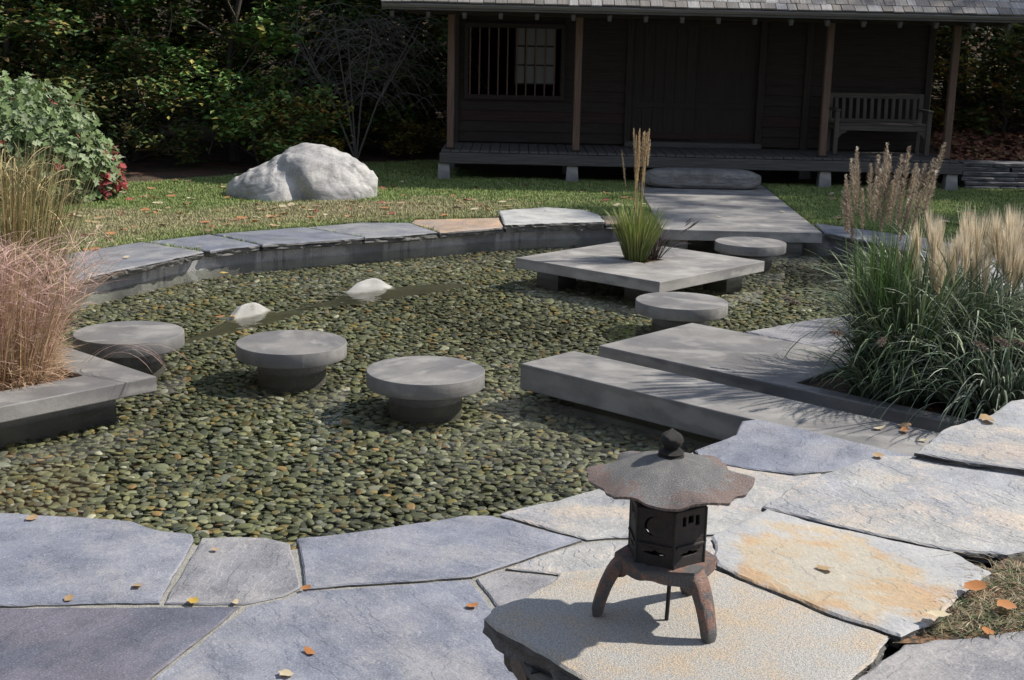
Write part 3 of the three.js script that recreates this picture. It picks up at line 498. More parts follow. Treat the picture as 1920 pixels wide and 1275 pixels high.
tag(mesh('pond_rock', rockGeo(1.10, 0.31, 0.185, -0.12, 8, 0.112), rockMat), 'white wedge-shaped pond rock with bare top, farther of two', 'rock', 'white rocks breaking the water');
scene.children.at(-1).position.set(-1.22, -0.30, -11.27); scene.children.at(-1).rotation.y = 0.75;

// ------------------------------------------------------------------ boulder and step stone
M.boulder = (() => { const map = tex((k) => { const a = fA[k], s = fS[(k % N) * N + (k / N | 0)], c = fC[k]; let col = mix3([0.44, 0.43, 0.42], [0.33, 0.325, 0.325], sstep(0.4, 0.7, a)); col = mix3(col, [0.25, 0.24, 0.245], 0.75 * sstep(0.48, 0.72, 0.3 * s + 0.35 * fB[k] + 0.35 * fA[(k + 97 * N) % (N * N)])); return col.map((x) => x * (0.85 + 0.28 * c)); }, [1.6, 1.6]); return std({ map, bumpMap: M.slatePale.bumpMap, bumpScale: 0.012, roughness: 0.9 }); })();
{
  const g = new THREE.IcosahedronGeometry(1, 48), p = g.attributes.position, uv = new Float32Array(p.count * 2);
  const key = [[-1.2, 0.22], [-1.0, 0.30], [-0.88, 0.42], [-0.7, 0.56], [-0.47, 0.68], [-0.3, 0.80], [-0.146, 0.94], [0.07, 1.02], [0.25, 1.0], [0.4, 0.96], [0.55, 0.87], [0.69, 0.76], [0.78, 0.66], [0.91, 0.52], [1.0, 0.36], [1.2, 0.2]];
  const prof = (x) => { for (let i = 1; i < key.length; i++) if (x <= key[i][0]) { const t = (x - key[i - 1][0]) / (key[i][0] - key[i - 1][0]); return lerp(key[i - 1][1], key[i][1], t * t * (3 - 2 * t)); } return 0.15; };
  for (let i = 0; i < p.count; i++) {
    let x = p.getX(i), y = p.getY(i), z = p.getZ(i); const n = fbm3(x * 1.3 + 4, y * 1.3, z * 1.3 + 2, 21, 5), ridge = 1 - Math.abs(fbm3(x * 1.1 + 9, y * 1.4, z * 1.1, 33, 3)) * 2.2;
    const w = Math.sqrt(Math.max(0, 1 - x * x)), h = w > 0.02 ? y / w : 0;
    const sq = Math.sign(h) * Math.pow(Math.abs(h), 0.8), k = 1 + 0.06 * n;
    // the front foot swells out low and is undercut between the two lobes
    const lobe = 0.26 * Math.exp(-Math.pow((x + 0.45) / 0.35, 2)) * (1 - Math.max(0, y)), cut = -0.26 * Math.exp(-Math.pow((x - 0.05 + 0.45 * y) / 0.13, 2)) * (z > 0 ? 1 : 0);
    const shelf = 0.10 * sstep(0.12, 0.3, y) * sstep(0.0, 0.5, x) * (z > 0 ? -1 : 0);
    const X = x * 0.93 * k, Y = sq * prof(x) * 0.68 * (1 + 0.07 * n) + 0.03 * fbm3(x * 3.1, y * 2, z * 3.1, 51, 3) - 0.02, Z = z * 0.62 * (1 + lobe + cut * 0.7 + shelf) * k + 0.012 * ridge * (z > 0 ? 1 : 0.3);
    const g1 = fbm3(X * 1.7 + 3, Y * 2.6, Z * 1.7, 71, 3), g2 = fbm3(X * 2.6 + 1, Y * 1.2 + 5, Z * 2.6, 77, 3), gr = 1 - 0.014 * sstep(0.09, 0.0, Math.abs(g1)) - 0.008 * sstep(0.06, 0.0, Math.abs(g2 - 0.12)) + 0.07 * g1;
    p.setXYZ(i, X * gr, Y * gr, Z * gr); uv[2 * i] = X + 0.3 * Z; uv[2 * i + 1] = Y * 0.9 - 0.5 * Z;
  }
  g.setAttribute('uv', new THREE.BufferAttribute(uv, 2)); const gg = toCreasedNormals(g, 1.0);
  const b = tag(mesh('boulder', gg, M.boulder), 'large pale grey weathered boulder lying on the lawn', 'boulder'); b.position.set(-2.66, -0.03, -16.42); b.rotation.y = 0.12;
}
{
  const g = new THREE.IcosahedronGeometry(1, 24), p = g.attributes.position, uv = new Float32Array(p.count * 2);
  for (let i = 0; i < p.count; i++) { const x = p.getX(i), y = p.getY(i), z = p.getZ(i), e = (v, q) => Math.sign(v) * Math.pow(Math.abs(v), q), n = fbm3(x * 2, y * 2, z * 2, 60, 4); const X = e(x, 0.55) * 0.80 * (1 + 0.04 * n), Y = e(y, 0.5) * 0.135 * (1 + 0.12 * n), Z = e(z, 0.6) * 0.28 * (1 + 0.08 * n); p.setXYZ(i, X, Y, Z); uv[2 * i] = X; uv[2 * i + 1] = Y * 2 + Z; }
  g.setAttribute('uv', new THREE.BufferAttribute(uv, 2));
  const b = tag(mesh('step_stone', toCreasedNormals(g, 0.8), slate([0.20, 0.19, 0.18], [0.26, 0.25, 0.235], { seed: 9, relief: 0.03, size: 1.2 })), 'long rounded grey step stone on the walkway before the porch', 'step stone'); b.position.set(2.58, 0.128, -18.28); b.rotation.y = -0.02;
}

// ------------------------------------------------------------------ iron lantern
{
  const Lx = 0.435, Lz = -3.385, t = thing('garden_lantern', 'rusty cast-iron garden lantern on three legs on the granite cap stone', 'lantern', [Lx, 0.42, Lz]);
  const ironTex = (a, b, amt) => tex((k) => { const f = fA[k], c = fC[k], g = fG[k], m = sstep(0.42 - amt, 0.68 - amt, 0.55 * f + 0.45 * fB[k]); return mix3(a, b, m).map((x) => x * (0.65 + 0.45 * c + 0.45 * (g - 0.35))); }, 0.35);
  const ib = tex((k) => 0.55 * fC[k] + 0.45 * fG[k], 0.22, false);
  const iron = std({ map: ironTex([0.035, 0.036, 0.038], [0.052, 0.044, 0.041], 0), bumpMap: ib, bumpScale: 0.0018, roughness: 0.55, metalness: 0.35 });
  const roofM = std({ map: (() => tex((k, u, v) => { const r = v, n = fA[k] - 0.5, b = fB[k] - 0.5, g = fG[k], c = fC[k]; const rust = sstep(0.72, 1.0, r + 0.5 * n + 0.3 * b); let col = mix3([0.20, 0.198, 0.205], [0.25, 0.165, 0.145], 0.85 * rust); col = mix3(col, [0.44, 0.43, 0.40], 0.8 * sstep(0.52, 0.75, g * 0.5 + c * 0.5 + 0.3 * n) * (1 - 0.7 * rust)); return col.map((x) => x * (0.7 + 0.5 * c)); }, 1))(), bumpMap: ib.clone(), bumpScale: 0.0025, roughness: 0.6, metalness: 0.0 });
  roofM.map.repeat.set(1, 1); roofM.bumpMap.repeat.set(6, 2); roofM.bumpMap.needsUpdate = true;
  const rust = std({ map: ironTex([0.125, 0.125, 0.13], [0.25, 0.15, 0.12], -0.01), bumpMap: ib, bumpScale: 0.002, roughness: 0.75, metalness: 0.15 });
  // roof: shallow dome, six turned-up points, wavy brim with thickness
  {
    const A = 144, Rn = 22, P = [], Uv = [], I = [];
    const rim = (a) => { const c = Math.cos(3 * (a - 0.12)), d = Math.abs(c); return 0.200 + 0.026 * Math.pow(d, 1.8) + 0.003 * Math.sin(a * 17) + 0.002 * Math.sin(a * 29 + 1); };
    const top = (a, q) => { const d = Math.abs(Math.cos(3 * (a - 0.12))); return 0.474 - 0.076 * Math.pow(q, 1.5) + sstep(0.72, 1, q) * (0.020 * Math.pow(d, 3) - 0.005) + 0.004 * Math.sin(a * 9 + 2) * q * q; };
    for (const under of [0, 1]) for (let j = 0; j <= Rn; j++) for (let i = 0; i <= A; i++) { const a = i / A * 6.28318, q = 0.12 + 0.88 * j / Rn, r = rim(a) * q * (under ? 0.985 : 1); P.push(r * Math.cos(a), top(a, q) - (under ? 0.008 : 0), r * Math.sin(a)); Uv.push(i / A * 3, q); }
    const S = (Rn + 1) * (A + 1);
    for (let j = 0; j < Rn; j++) for (let i = 0; i < A; i++) { const a = j * (A + 1) + i, b = a + A + 1; I.push(a, a + 1, b, a + 1, b + 1, b, S + a, S + b, S + a + 1, S + a + 1, S + b, S + b + 1); }
    for (let i = 0; i < A; i++) { const a = Rn * (A + 1) + i; I.push(a, a + 1, S + a, a + 1, S + a + 1, S + a); I.push(i, S + i, i + 1, i + 1, S + i, S + i + 1); }
    const g = new THREE.BufferGeometry(); g.setAttribute('position', new THREE.Float32BufferAttribute(P, 3)); g.setAttribute('uv', new THREE.Float32BufferAttribute(Uv, 2)); g.setIndex(I);
    mesh('lantern_roof', toCreasedNormals(g, 0.9), roofM, t);
  }
  const fin = [[0.001, 0.46], [0.036, 0.461], [0.038, 0.467], [0.033, 0.473], [0.035, 0.478], [0.031, 0.485], [0.020, 0.489], [0.019, 0.493], [0.027, 0.500], [0.032, 0.510], [0.031, 0.520], [0.025, 0.529], [0.014, 0.536], [0.005, 0.542], [0.001, 0.546]].map((q) => new THREE.Vector2(...q));
  mesh('finial', toCreasedNormals(new THREE.LatheGeometry(fin, 32), 0.7), iron, t);
  // six-sided fire box of pierced panels
  const R6 = 0.108, hb = 0.165, y0 = 0.178, tw = 0.07;
  const cloud = (s, cy, w, h) => { const p = new THREE.Path(); p.moveTo(-w, cy); p.lineTo(-w * 0.55, cy + h * 0.55); p.lineTo(-w * 0.3, cy + h * 0.4); p.lineTo(0, cy + h); p.lineTo(w * 0.35, cy + h * 0.45); p.lineTo(w * 0.6, cy + h * 0.6); p.lineTo(w, cy); p.lineTo(w * 0.5, cy - h * 0.5); p.lineTo(-w * 0.5, cy - h * 0.5); p.closePath(); s.holes.push(p); };
  const hole = (s, x0, x1, a, b) => { const p = new THREE.Path(); p.moveTo(x0, a); p.lineTo(x0, b); p.lineTo(x1, b); p.lineTo(x1, a); p.closePath(); s.holes.push(p); };
  for (let k = 0; k < 6; k++) {
    const s = new THREE.Shape(), hw = R6 / 2 - 0.001; s.moveTo(-hw, 0); s.lineTo(hw, 0); s.lineTo(hw, hb); s.lineTo(-hw, hb); s.closePath();
    cloud(s, 0.042, 0.034, 0.011);
    if (k % 2) { const p = new THREE.Path(); p.absarc(-0.006, 0.118, 0.028, 1.2, 5.08, false); p.absarc(0.003, 0.118, 0.027, 4.9, 1.38, true); p.closePath(); s.holes.push(p); }
    else { hole(s, -0.030, -0.016, 0.122, 0.150); hole(s, -0.010, 0.010, 0.128, 0.150); hole(s, 0.016, 0.031, 0.118, 0.148); }
    const g = new THREE.ExtrudeGeometry(s, { depth: 0.007, bevelEnabled: true, bevelThickness: 0.001, bevelSize: 0.001, bevelSegments: 1, curveSegments: 10 });
    g.translate(0, y0, R6 * Math.cos(Math.PI / 6) - 0.007); g.rotateY(tw + Math.PI / 6 + k * Math.PI / 3 );
    const m = mesh('side_panel', g, iron, t);
    const fr = [box(0.008, hb, 0.012, 0, y0 + hb / 2, R6 - 0.003, 0.002), box(R6 - 0.012, 0.008, 0.011, 0, 0, 0, 0.002)];
    fr[0].rotateY(tw + k * Math.PI / 3); fr[1].translate(0, y0 + 0.066, R6 * 0.866 + 0.001); fr[1].rotateY(tw + Math.PI / 6 + k * Math.PI / 3);
    mesh('corner_rib', mergeGeometries(fr), iron, t);
  }
  // base: hexagonal skirt with scalloped edge, three curved tapering legs
  {
    const A = 96, P = [], I = [], Uv = [];
    const LEG = [3.16, 0.95, 5.22].map((a) => -a + 6.2832), legNear = (a) => Math.min(...LEG.map((b) => Math.abs(Math.atan2(Math.sin(a - b), Math.cos(a - b)))));
    const rad = (a) => { const q = ((a + tw) % (Math.PI / 3) + Math.PI / 3) % (Math.PI / 3) - Math.PI / 6; return 0.112 / Math.cos(q); };
    const low = (a) => 0.156 - 0.030 * Math.exp(-Math.pow(legNear(a) / 0.42, 2)) - 0.010 * Math.abs(Math.cos(4.5 * legNear(a)));
    const rows = [(a) => [rad(a) * 0.80, 0.186], (a) => [rad(a) * 1.08, 0.184], (a) => [rad(a) * 1.09, 0.177], (a) => [rad(a) * 1.06, low(a)], (a) => [rad(a) * 0.98, low(a)], (a) => [rad(a) * 0.99, 0.168], (a) => [rad(a) * 0.3, 0.168]];
    rows.forEach((f, j) => { for (let i = 0; i <= A; i++) { const a = i / A * 6.28318, [r, y] = f(a); P.push(r * Math.cos(a), y, -r * Math.sin(a)); Uv.push(a * 0.12, j * 0.03); } });
    for (let j = 0; j < rows.length - 1; j++) for (let i = 0; i < A; i++) { const a = j * (A + 1) + i, b = a + A + 1; I.push(a, b, a + 1, a + 1, b, b + 1); }
    const g = new THREE.BufferGeometry(); g.setAttribute('position', new THREE.Float32BufferAttribute(P, 3)); g.setAttribute('uv', new THREE.Float32BufferAttribute(Uv, 2)); g.setIndex(I);
    mesh('base_skirt', toCreasedNormals(g, 0.6), rust, t);
    for (const a of LEG) {
      const n = 12, sides = 14, Q = [], Ix = [], Ux = [];
      const PT = [[0.085, 0.168], [0.110, 0.166], [0.130, 0.152], [0.146, 0.127], [0.160, 0.096], [0.171, 0.062], [0.180, 0.028], [0.184, 0]];
      for (let k = 0; k <= n; k++) { const s = k / n, q = s * 7, i0 = Math.min(6, Math.floor(q)), f = q - i0, r = lerp(PT[i0][0], PT[i0 + 1][0], f), y = lerp(PT[i0][1], PT[i0 + 1][1], f), wt = lerp(0.036, 0.019, Math.pow(s, 0.7)) + (k === n ? -0.003 : 0), dp = lerp(0.019, 0.016, s);
        const th = Math.atan2(-(PT[Math.min(7, i0 + 1)][1] - PT[Math.max(0, i0)][1]), PT[i0 + 1][0] - PT[i0][0]);
        for (let i = 0; i <= sides; i++) { const b = i / sides * 6.28318, cx = Math.sign(Math.cos(b)) * Math.pow(Math.abs(Math.cos(b)), 0.45) * wt, cy = Math.sign(Math.sin(b)) * Math.pow(Math.abs(Math.sin(b)), 0.45) * dp; const rr = r + cy * Math.sin(th) * (k === n ? 0.7 : 1), yy = Math.max(0, y + cy * Math.cos(th) * (k === n ? 0 : 1)); Q.push(rr * Math.cos(a) + cx * Math.sin(a), yy, -rr * Math.sin(a) + cx * Math.cos(a)); Ux.push(i / sides * 0.15, s * 0.2); }
        if (k) for (let i = 0; i < sides; i++) { const c = (k - 1) * (sides + 1) + i, d = c + sides + 1; Ix.push(c, d, c + 1, c + 1, d, d + 1); } }
      const g2 = new THREE.BufferGeometry(); g2.setAttribute('position', new THREE.Float32BufferAttribute(Q, 3)); g2.setAttribute('uv', new THREE.Float32BufferAttribute(Ux, 2)); g2.setIndex(Ix);
      mesh('leg', toCreasedNormals(g2, 0.8), rust, t);
    }
  }
  mesh('power_cord', tube([[0.012, 0.18, 0.01], [0.012, 0.10, 0.012], [0.010, 0.04, 0.016], [0.008, 0.001, 0.02]], [0.006, 0.006, 0.006, 0.006], 8), std({ color: lin(0.012, 0.012, 0.013), roughness: 0.5 }), t);
}

// ------------------------------------------------------------------ the house with its porch
{
  const h = thing('garden_house', 'dark weathered wooden house with shingled eaves and an open porch', 'house');
  const r = rng(77), FZ = -18.66, WZ = -20.1, FL = 0.415, x0 = -1.06, x1 = 6.28;
  const vbox = (w, hh, d, x, y, z, c) => shiftUV(box(w, hh, d, x, y, z, c), r() * 3, r() * 3, Math.PI / 2);
  // porch floor boards, end on to the pond
  const floor = mesh('porch_floor', box(x1 - x0, 0.05, 1.40, (x0 + x1) / 2, FL - 0.055, -19.39), M.deck, h);
  for (let x = x0; x < x1 - 0.06; x += 0.138) mesh('floor_board', shiftUV(box(0.128, 0.030, 1.44, x + 0.066, FL - 0.015 + (r() - 0.5) * 0.004, -19.36 + (r() - 0.5) * 0.01, 0.004), r() * 3, r() * 3, Math.PI / 2), M.deck, floor);
  mesh('porch_beam', shiftUV(box(x1 - x0 + 0.04, 0.15, 0.13, (x0 + x1) / 2, FL - 0.112, FZ - 0.03, 0.008), 0.3, 0.1), M.deck, h);
  mesh('rear_beam', box(x1 - x0, 0.15, 0.12, (x0 + x1) / 2, FL - 0.16, WZ + 0.05), M.siding, h);
  // concrete piers and posts
  const pier = (x, z) => { const g = box(0.19, 0.27, 0.19, 0, 0, 0, 0.006), p = g.attributes.position; for (let i = 0; i < p.count; i++) { const k = p.getY(i) > 0 ? 0.8 : 1; p.setX(i, p.getX(i) * k); p.setZ(i, p.getZ(i) * k); } g.computeVertexNormals(); g.translate(x, 0.088, z); return g; };
  for (const x of [-1.02, 0.80, 4.38, 6.17]) { mesh('pier', pier(x, FZ - 0.08), M.concretePale, h); mesh('pier', pier(x, WZ), M.concrete, h); }
  for (const x of [-0.94, 0.845, 4.35, 6.11]) { const p = mesh('porch_post', vbox(0.098, 1.86, 0.098, x, FL + 0.93, -18.85, 0.008), M.post, h); mesh('post_foot', box(0.13, 0.025, 0.13, x, FL + 0.014, -18.85, 0.004), M.siding, p); }
  mesh('eave_beam', box(8.3, 0.15, 0.11, 2.6, 2.345, -18.85, 0.006), M.siding, h);
  // wall of horizontal boards, in three bays, each board a little proud at its foot
  const wall = mesh('wall', mergeGeometries([box(0.18, 2.35, 0.06, -0.84, FL + 1.17, WZ - 0.08), box(5.52, 2.35, 0.06, 3.39, FL + 1.17, WZ - 0.08), box(1.38, 0.70, 0.06, -0.06, FL + 0.345, WZ - 0.08), box(1.38, 0.62, 0.06, -0.06, 2.445, WZ - 0.08)]), M.siding, h);
  mesh('room_floor', box(7.1, 0.05, 3.9, 2.61, FL - 0.05, -22.1), M.deck, h);
  const board = (a, b, y) => { const g = shiftUV(box(b - a - 0.004, 0.162, 0.022, (a + b) / 2, y + 0.081, WZ - 0.03, 0.004), r() * 4, r() * 3), p = g.attributes.position; for (let i = 0; i < p.count; i++) if (p.getY(i) < y + 0.08) p.setZ(i, p.getZ(i) + 0.028); g.computeVertexNormals(); mesh('siding_board', g, y < 1.05 && a < 0 && r() < 0.6 ? M.sidingRed : r() < 0.08 ? M.sidingRed : M.siding, wall); };
  for (let k = 0; k < 14; k++) { const y = FL + 0.02 + k * 0.155; if (y < 0.98 || y > 2.16) board(-0.90, 1.66, y); else { board(-0.90, -0.78, y); board(0.68, 1.66, y); } board(3.66, 6.14, y); }
  for (const x of [-0.93, 1.67, 3.65, 4.34, 6.15]) mesh('wall_post', vbox(0.1, 2.3, 0.10, x, FL + 1.15, WZ - 0.01, 0.006), M.post === 0 ? M.post : M.siding, h);
  // sliding doors between the middle posts
  for (const [a, b, z] of [[1.72, 2.68, -0.03], [2.63, 3.60, -0.075]]) {
    const d = mesh('sliding_door', box(b - a, 1.80, 0.03, (a + b) / 2, FL + 1.0, WZ + z, 0.004), M.door, h);
    for (let k = 0; k < 6; k++) mesh('door_plank', vbox((b - a) / 6 - 0.006, 1.74, 0.012, a + (k + 0.5) * (b - a) / 6, FL + 1.0, WZ + z + 0.02, 0.003), M.door, d);
    for (const y of [0.16, 0.62, 1.82]) mesh('door_rail', box(b - a - 0.02, 0.09, 0.014, (a + b) / 2, FL + y, WZ + z + 0.032, 0.003), y < 0.2 ? M.sidingRed : M.siding, d);
  }
  mesh('door_sill', box(2.06, 0.075, 0.16, 2.66, FL + 0.038, WZ + 0.06, 0.006), M.deck, h);
  mesh('door_lintel', box(2.06, 0.12, 0.09, 2.66, FL + 1.97, WZ + 0.02, 0.006), M.siding, h);
  // barred window, its paper sash slid half open
  const win = mesh('window', mergeGeometries([box(1.50, 0.07, 0.10, -0.05, 1.10, WZ + 0.02), box(1.50, 0.07, 0.10, -0.05, 2.15, WZ + 0.02), box(0.06, 1.0, 0.10, -0.77, 1.625, WZ + 0.02), box(0.06, 1.0, 0.10, 0.67, 1.625, WZ + 0.02)]), M.siding, h);
  for (let k = 0; k < 10; k++) mesh('window_bar', vbox(0.022, 0.98, 0.022, -0.715 + k * 0.1395, 1.625, WZ + 0.055, 0.003), M.post, win);
  const sash = mergeGeometries([-0.045, 0.105, 0.255, 0.405, 0.555].map((x) => box(0.018, 0.84, 0.02, x, 1.715, WZ - 0.002)).concat([1.30, 1.58, 1.86, 2.125].map((y) => box(0.60, 0.018, 0.02, 0.255, y, WZ - 0.0005))));
  const sm = mesh('sash', sash, M.siding, win);
  for (let i = 0; i < 4; i++) for (let j = 0; j < 3; j++) mesh('pane', box(0.131, 0.255, 0.006, 0.03 + i * 0.15, 1.44 + j * 0.277, WZ - 0.012, 0.001), M.paper, sm);
  // sides, back and gables
  for (const x of [-0.98, 6.2]) mesh('side_wall', box(0.05, 2.3, 3.9, x, FL + 1.15, -22.1), M.siding, h);
  mesh('back_wall', box(7.2, 2.3, 0.06, 2.61, FL + 1.15, -24.05), M.siding, h);
  mesh('foundation_skirt', box(7.1, 0.34, 0.05, 2.61, 0.13, -20.4), M.siding, h);
  // roof planes, rafters, and the shingles of the lower courses
  const EY = 2.40, EZ = -18.0, PIT = 0.56, sl = Math.cos(PIT), ss = Math.sin(PIT), rx0 = -1.83, rx1 = 8.2;
  const plane = (len, w, th, up) => box(w, th, len);
  const rf = plane(4.35, rx1 - rx0, 0.05); rf.rotateX(PIT); rf.translate((rx0 + rx1) / 2, EY + 2.16 * ss - 0.03, EZ - 2.16 * sl);
  const roof = mesh('roof', rf, M.shingle[0], h);
  const rb = plane(4.35, rx1 - rx0, 0.05); rb.rotateX(-PIT); rb.translate((rx0 + rx1) / 2, EY + 2.16 * ss - 0.03, EZ - 6.5 * sl); mesh('roof_rear', rb, M.shingle[0], h);
  mesh('eave_board', box(rx1 - rx0, 0.07, 0.03, (rx0 + rx1) / 2, EY - 0.055, EZ - 0.03, 0.004), M.deck, h);
  for (let x = -1.7; x < 8.1; x += 0.485) { const g = box(0.055, 0.085, 1.9); g.rotateX(PIT); g.translate(x, EY + 0.95 * ss - 0.155, EZ - 0.06 - 0.95 * sl); mesh('rafter', g, M.deck, h); }
  const sg = M.shingle.map(() => 0);
  for (let c = 0; c < 4; c++) {
    let x = rx0 - r() * 0.08 + 0.04;
    while (x < rx1 - 0.1) {
      const w = 0.115 + 0.085 * r(), g = shiftUV(box(w - 0.008, 0.017 + 0.006 * r(), 0.34, 0, 0, 0, 0.003), r() * 4, r() * 4, Math.PI / 2); g.rotateX(PIT - 0.035 + (r() - 0.5) * 0.03); g.rotateY((r() - 0.5) * 0.03);
      const s = -0.03 + c * 0.155 + (r() - 0.5) * 0.022 + 0.17; g.translate(x + w / 2, EY + s * ss + 0.022 + 0.004 * r(), EZ - s * sl);
      if (c > 0 || true) mesh('shingle', g, M.shingle[r() * 4 | 0], roof);
      x += w;
    }
  }
  for (const x of [-0.98, 6.2]) { const s = new THREE.Shape([new THREE.Vector2(18.9, 2.7), new THREE.Vector2(24.1, 2.7), new THREE.Vector2(21.7, 4.45)]); const g = new THREE.ExtrudeGeometry(s, { depth: 0.05, bevelEnabled: false }); g.rotateY(Math.PI / 2); g.translate(x - 0.025, 0, 0); mesh('gable', g, M.siding, h); }
  mesh('porch_ceiling', box(7.3, 0.03, 1.3, 2.61, 2.74, -19.5), M.siding, h);
}
// ------------------------------------------------------------------ bench on the porch
{
  const y0 = 0.418, z0 = -19.62, xl = 4.62, xr = 6.03, w = xr - xl, t = thing('garden_bench', 'grey slatted wooden bench standing on the porch', 'bench');
  const vb = (...a) => shiftUV(box(...a), 0.2, 0.4, Math.PI / 2);
  mesh('top_rail', box(w, 0.075, 0.04, (xl + xr) / 2, y0 + 0.83, z0 - 0.24, 0.008), M.teak, t);
  mesh('lower_rail', box(w - 0.08, 0.05, 0.035, (xl + xr) / 2, y0 + 0.47, z0 - 0.20, 0.006), M.teak, t);
  for (let k = 0; k < 12; k++) { const g = vb(0.052, 0.33, 0.018, 0, 0, 0, 0.004); g.rotateX(-0.10); g.translate(xl + 0.125 + k * (w - 0.25) / 11, y0 + 0.645, z0 - 0.22); mesh('back_slat', g, M.teak, t); }
  for (let k = 0; k < 5; k++) mesh('seat_slat', box(w - 0.03, 0.022, 0.082, (xl + xr) / 2, y0 + 0.435, z0 - 0.15 + k * 0.092, 0.004), M.teak, t);
  mesh('front_apron', box(w - 0.1, 0.075, 0.03, (xl + xr) / 2, y0 + 0.382, z0 + 0.235, 0.006), M.teak, t);
  for (const x of [xl + 0.035, xr - 0.035]) {
    const front = mesh('leg', vb(0.062, 0.62, 0.062, x, y0 + 0.31, z0 + 0.24, 0.006), M.teak, t);
    mesh('leg', vb(0.062, 0.86, 0.062, x, y0 + 0.43, z0 - 0.24, 0.006), M.teak, t);
    mesh('armrest', box(0.075, 0.035, 0.56, x, y0 + 0.637, z0 + 0.02, 0.008), M.teak, t);
    const s = x < 5.3 ? 1 : -1, sh = new THREE.Shape([new THREE.Vector2(0, 0), new THREE.Vector2(0.13 * s, 0), new THREE.Vector2(0.10 * s, -0.035), new THREE.Vector2(0.05 * s, -0.05), new THREE.Vector2(0.03 * s, -0.085), new THREE.Vector2(0, -0.11)]), g = new THREE.ExtrudeGeometry(sh, { depth: 0.025, bevelEnabled: false }); g.translate(x + 0.031 * s, y0 + 0.344, z0 + 0.222); mesh('corner_bracket', g, M.teak, t);
    mesh('side_rail', box(0.04, 0.06, 0.44, x, y0 + 0.38, z0, 0.006), M.teak, t);
  }
}
// ------------------------------------------------------------------ low dry-stone wall beside the house
{
  const t = thing('dry_stone_wall', 'low grey wall of long flat stones to the right of the porch', 'stone wall'), r = rng(5), m = [slate([0.15, 0.15, 0.155], [0.21, 0.205, 0.21], { seed: 11, size: 1.3, relief: 0.02 }), M.slateGrey, M.slateDark];
  let y = 0.36; for (let c = 0; c < 6; c++) { const hgt = 0.055 + 0.02 * r(); let x = 6.42 + r() * 0.05; while (x < 9.6) { const w = 0.35 + 0.5 * r(), e = 0.05 * (r() - 0.5) + (5 - c) * -0.035; mesh('wall_stone', slabStone([[x, -19.25 - 0.30], [x + w - 0.01, -19.25 - 0.30], [x + w - 0.01, -18.95 + e], [x, -18.95 + e]], y, hgt - 0.004, { step: 0.12, jag: 0.03, bevel: 0.008, rough: 0.02, seed: 300 + c * 20 + (x * 3 | 0) }), (() => { const q = m[r() * 3 | 0]; return [q, M.edge]; })(), t); x += w; } y -= hgt; }
  struct('bank', (() => { const g = new THREE.PlaneGeometry(16, 12, 40, 30); g.rotateX(-Math.PI / 2); g.translate(14.4, 0, -25.5); const p = g.attributes.position, u = g.attributes.uv; for (let i = 0; i < p.count; i++) { const x = p.getX(i), z = p.getZ(i); p.setY(i, 0.33 + 0.05 * (-19.5 - z) + 0.08 * fbm3(x * 0.5, 0, z * 0.5, 4)); u.setXY(i, x, z); } g.computeVertexNormals(); return g; })(), M.litter);
}

// ------------------------------------------------------------------ grasses
// A clump: leaves arching from a base ring. opts give counts, lengths, colours
function clump(parent, name, c, o, seed) {
  const R = new Ribbons(), r = rng(seed);
  for (let i = 0; i < o.n; i++) {
    const a = r() * 6.283, q = Math.sqrt(r()), br = o.base * q, lean = o.lean * (0.25 + 0.75 * q) * (0.6 + 0.8 * r()), az = a + (r() - 0.5) * 0.9;
    const len = lerp(o.len[0], o.len[1], r()), d = [Math.cos(az) * lean + (o.push?.[0] ?? 0), 1, Math.sin(az) * lean + (o.push?.[1] ?? 0)], k = 0.6 + 0.8 * r();
    const pick = o.cols[Math.min(o.cols.length - 1, Math.floor(r() * o.cols.length))];
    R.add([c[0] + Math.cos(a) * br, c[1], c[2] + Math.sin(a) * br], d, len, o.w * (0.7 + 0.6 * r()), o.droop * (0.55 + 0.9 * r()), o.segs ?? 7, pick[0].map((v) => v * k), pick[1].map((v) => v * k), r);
  }
  return mesh(name, R.geo(), o.mat ?? M.blade, parent);
}
// bottle-brush plume of bristles along an axis
function brush(R, p, d, len, rad, n, c0, c1, r) {
  const ax = new THREE.Vector3(...d).normalize(), a = new THREE.Vector3(0.3, 0.1, 0.9).cross(ax).normalize(), b = new THREE.Vector3().crossVectors(ax, a);
  for (let i = 0; i < n; i++) { const t = i / n, th = r() * 6.283, k = Math.sin(Math.PI * (0.08 + 0.86 * t)) ** 0.6, rr = rad * k * (0.6 + 0.6 * r()); const dir = new THREE.Vector3().copy(a).multiplyScalar(Math.cos(th)).addScaledVector(b, Math.sin(th)).addScaledVector(ax, 0.9); const s = [p[0] + ax.x * len * t, p[1] + ax.y * len * t, p[2] + ax.z * len * t]; const g = 0.7 + 0.6 * r(); R.add(s, dir.toArray(), rr * 1.7, 0.0042, 0.1, 2, c0.map((v) => v * g), c1.map((v) => v * g), r); }
}
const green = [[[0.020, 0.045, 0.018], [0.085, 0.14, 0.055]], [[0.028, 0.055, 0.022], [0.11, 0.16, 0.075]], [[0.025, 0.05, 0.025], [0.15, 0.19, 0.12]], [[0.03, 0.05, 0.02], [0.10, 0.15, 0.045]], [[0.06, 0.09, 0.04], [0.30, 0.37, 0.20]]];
const greyGreen = [[[0.022, 0.045, 0.025], [0.10, 0.15, 0.095]], [[0.03, 0.055, 0.03], [0.17, 0.21, 0.155]], [[0.02, 0.042, 0.02], [0.075, 0.125, 0.06]], [[0.03, 0.05, 0.025], [0.26, 0.30, 0.22]], [[0.06, 0.09, 0.05], [0.42, 0.46, 0.35]]];
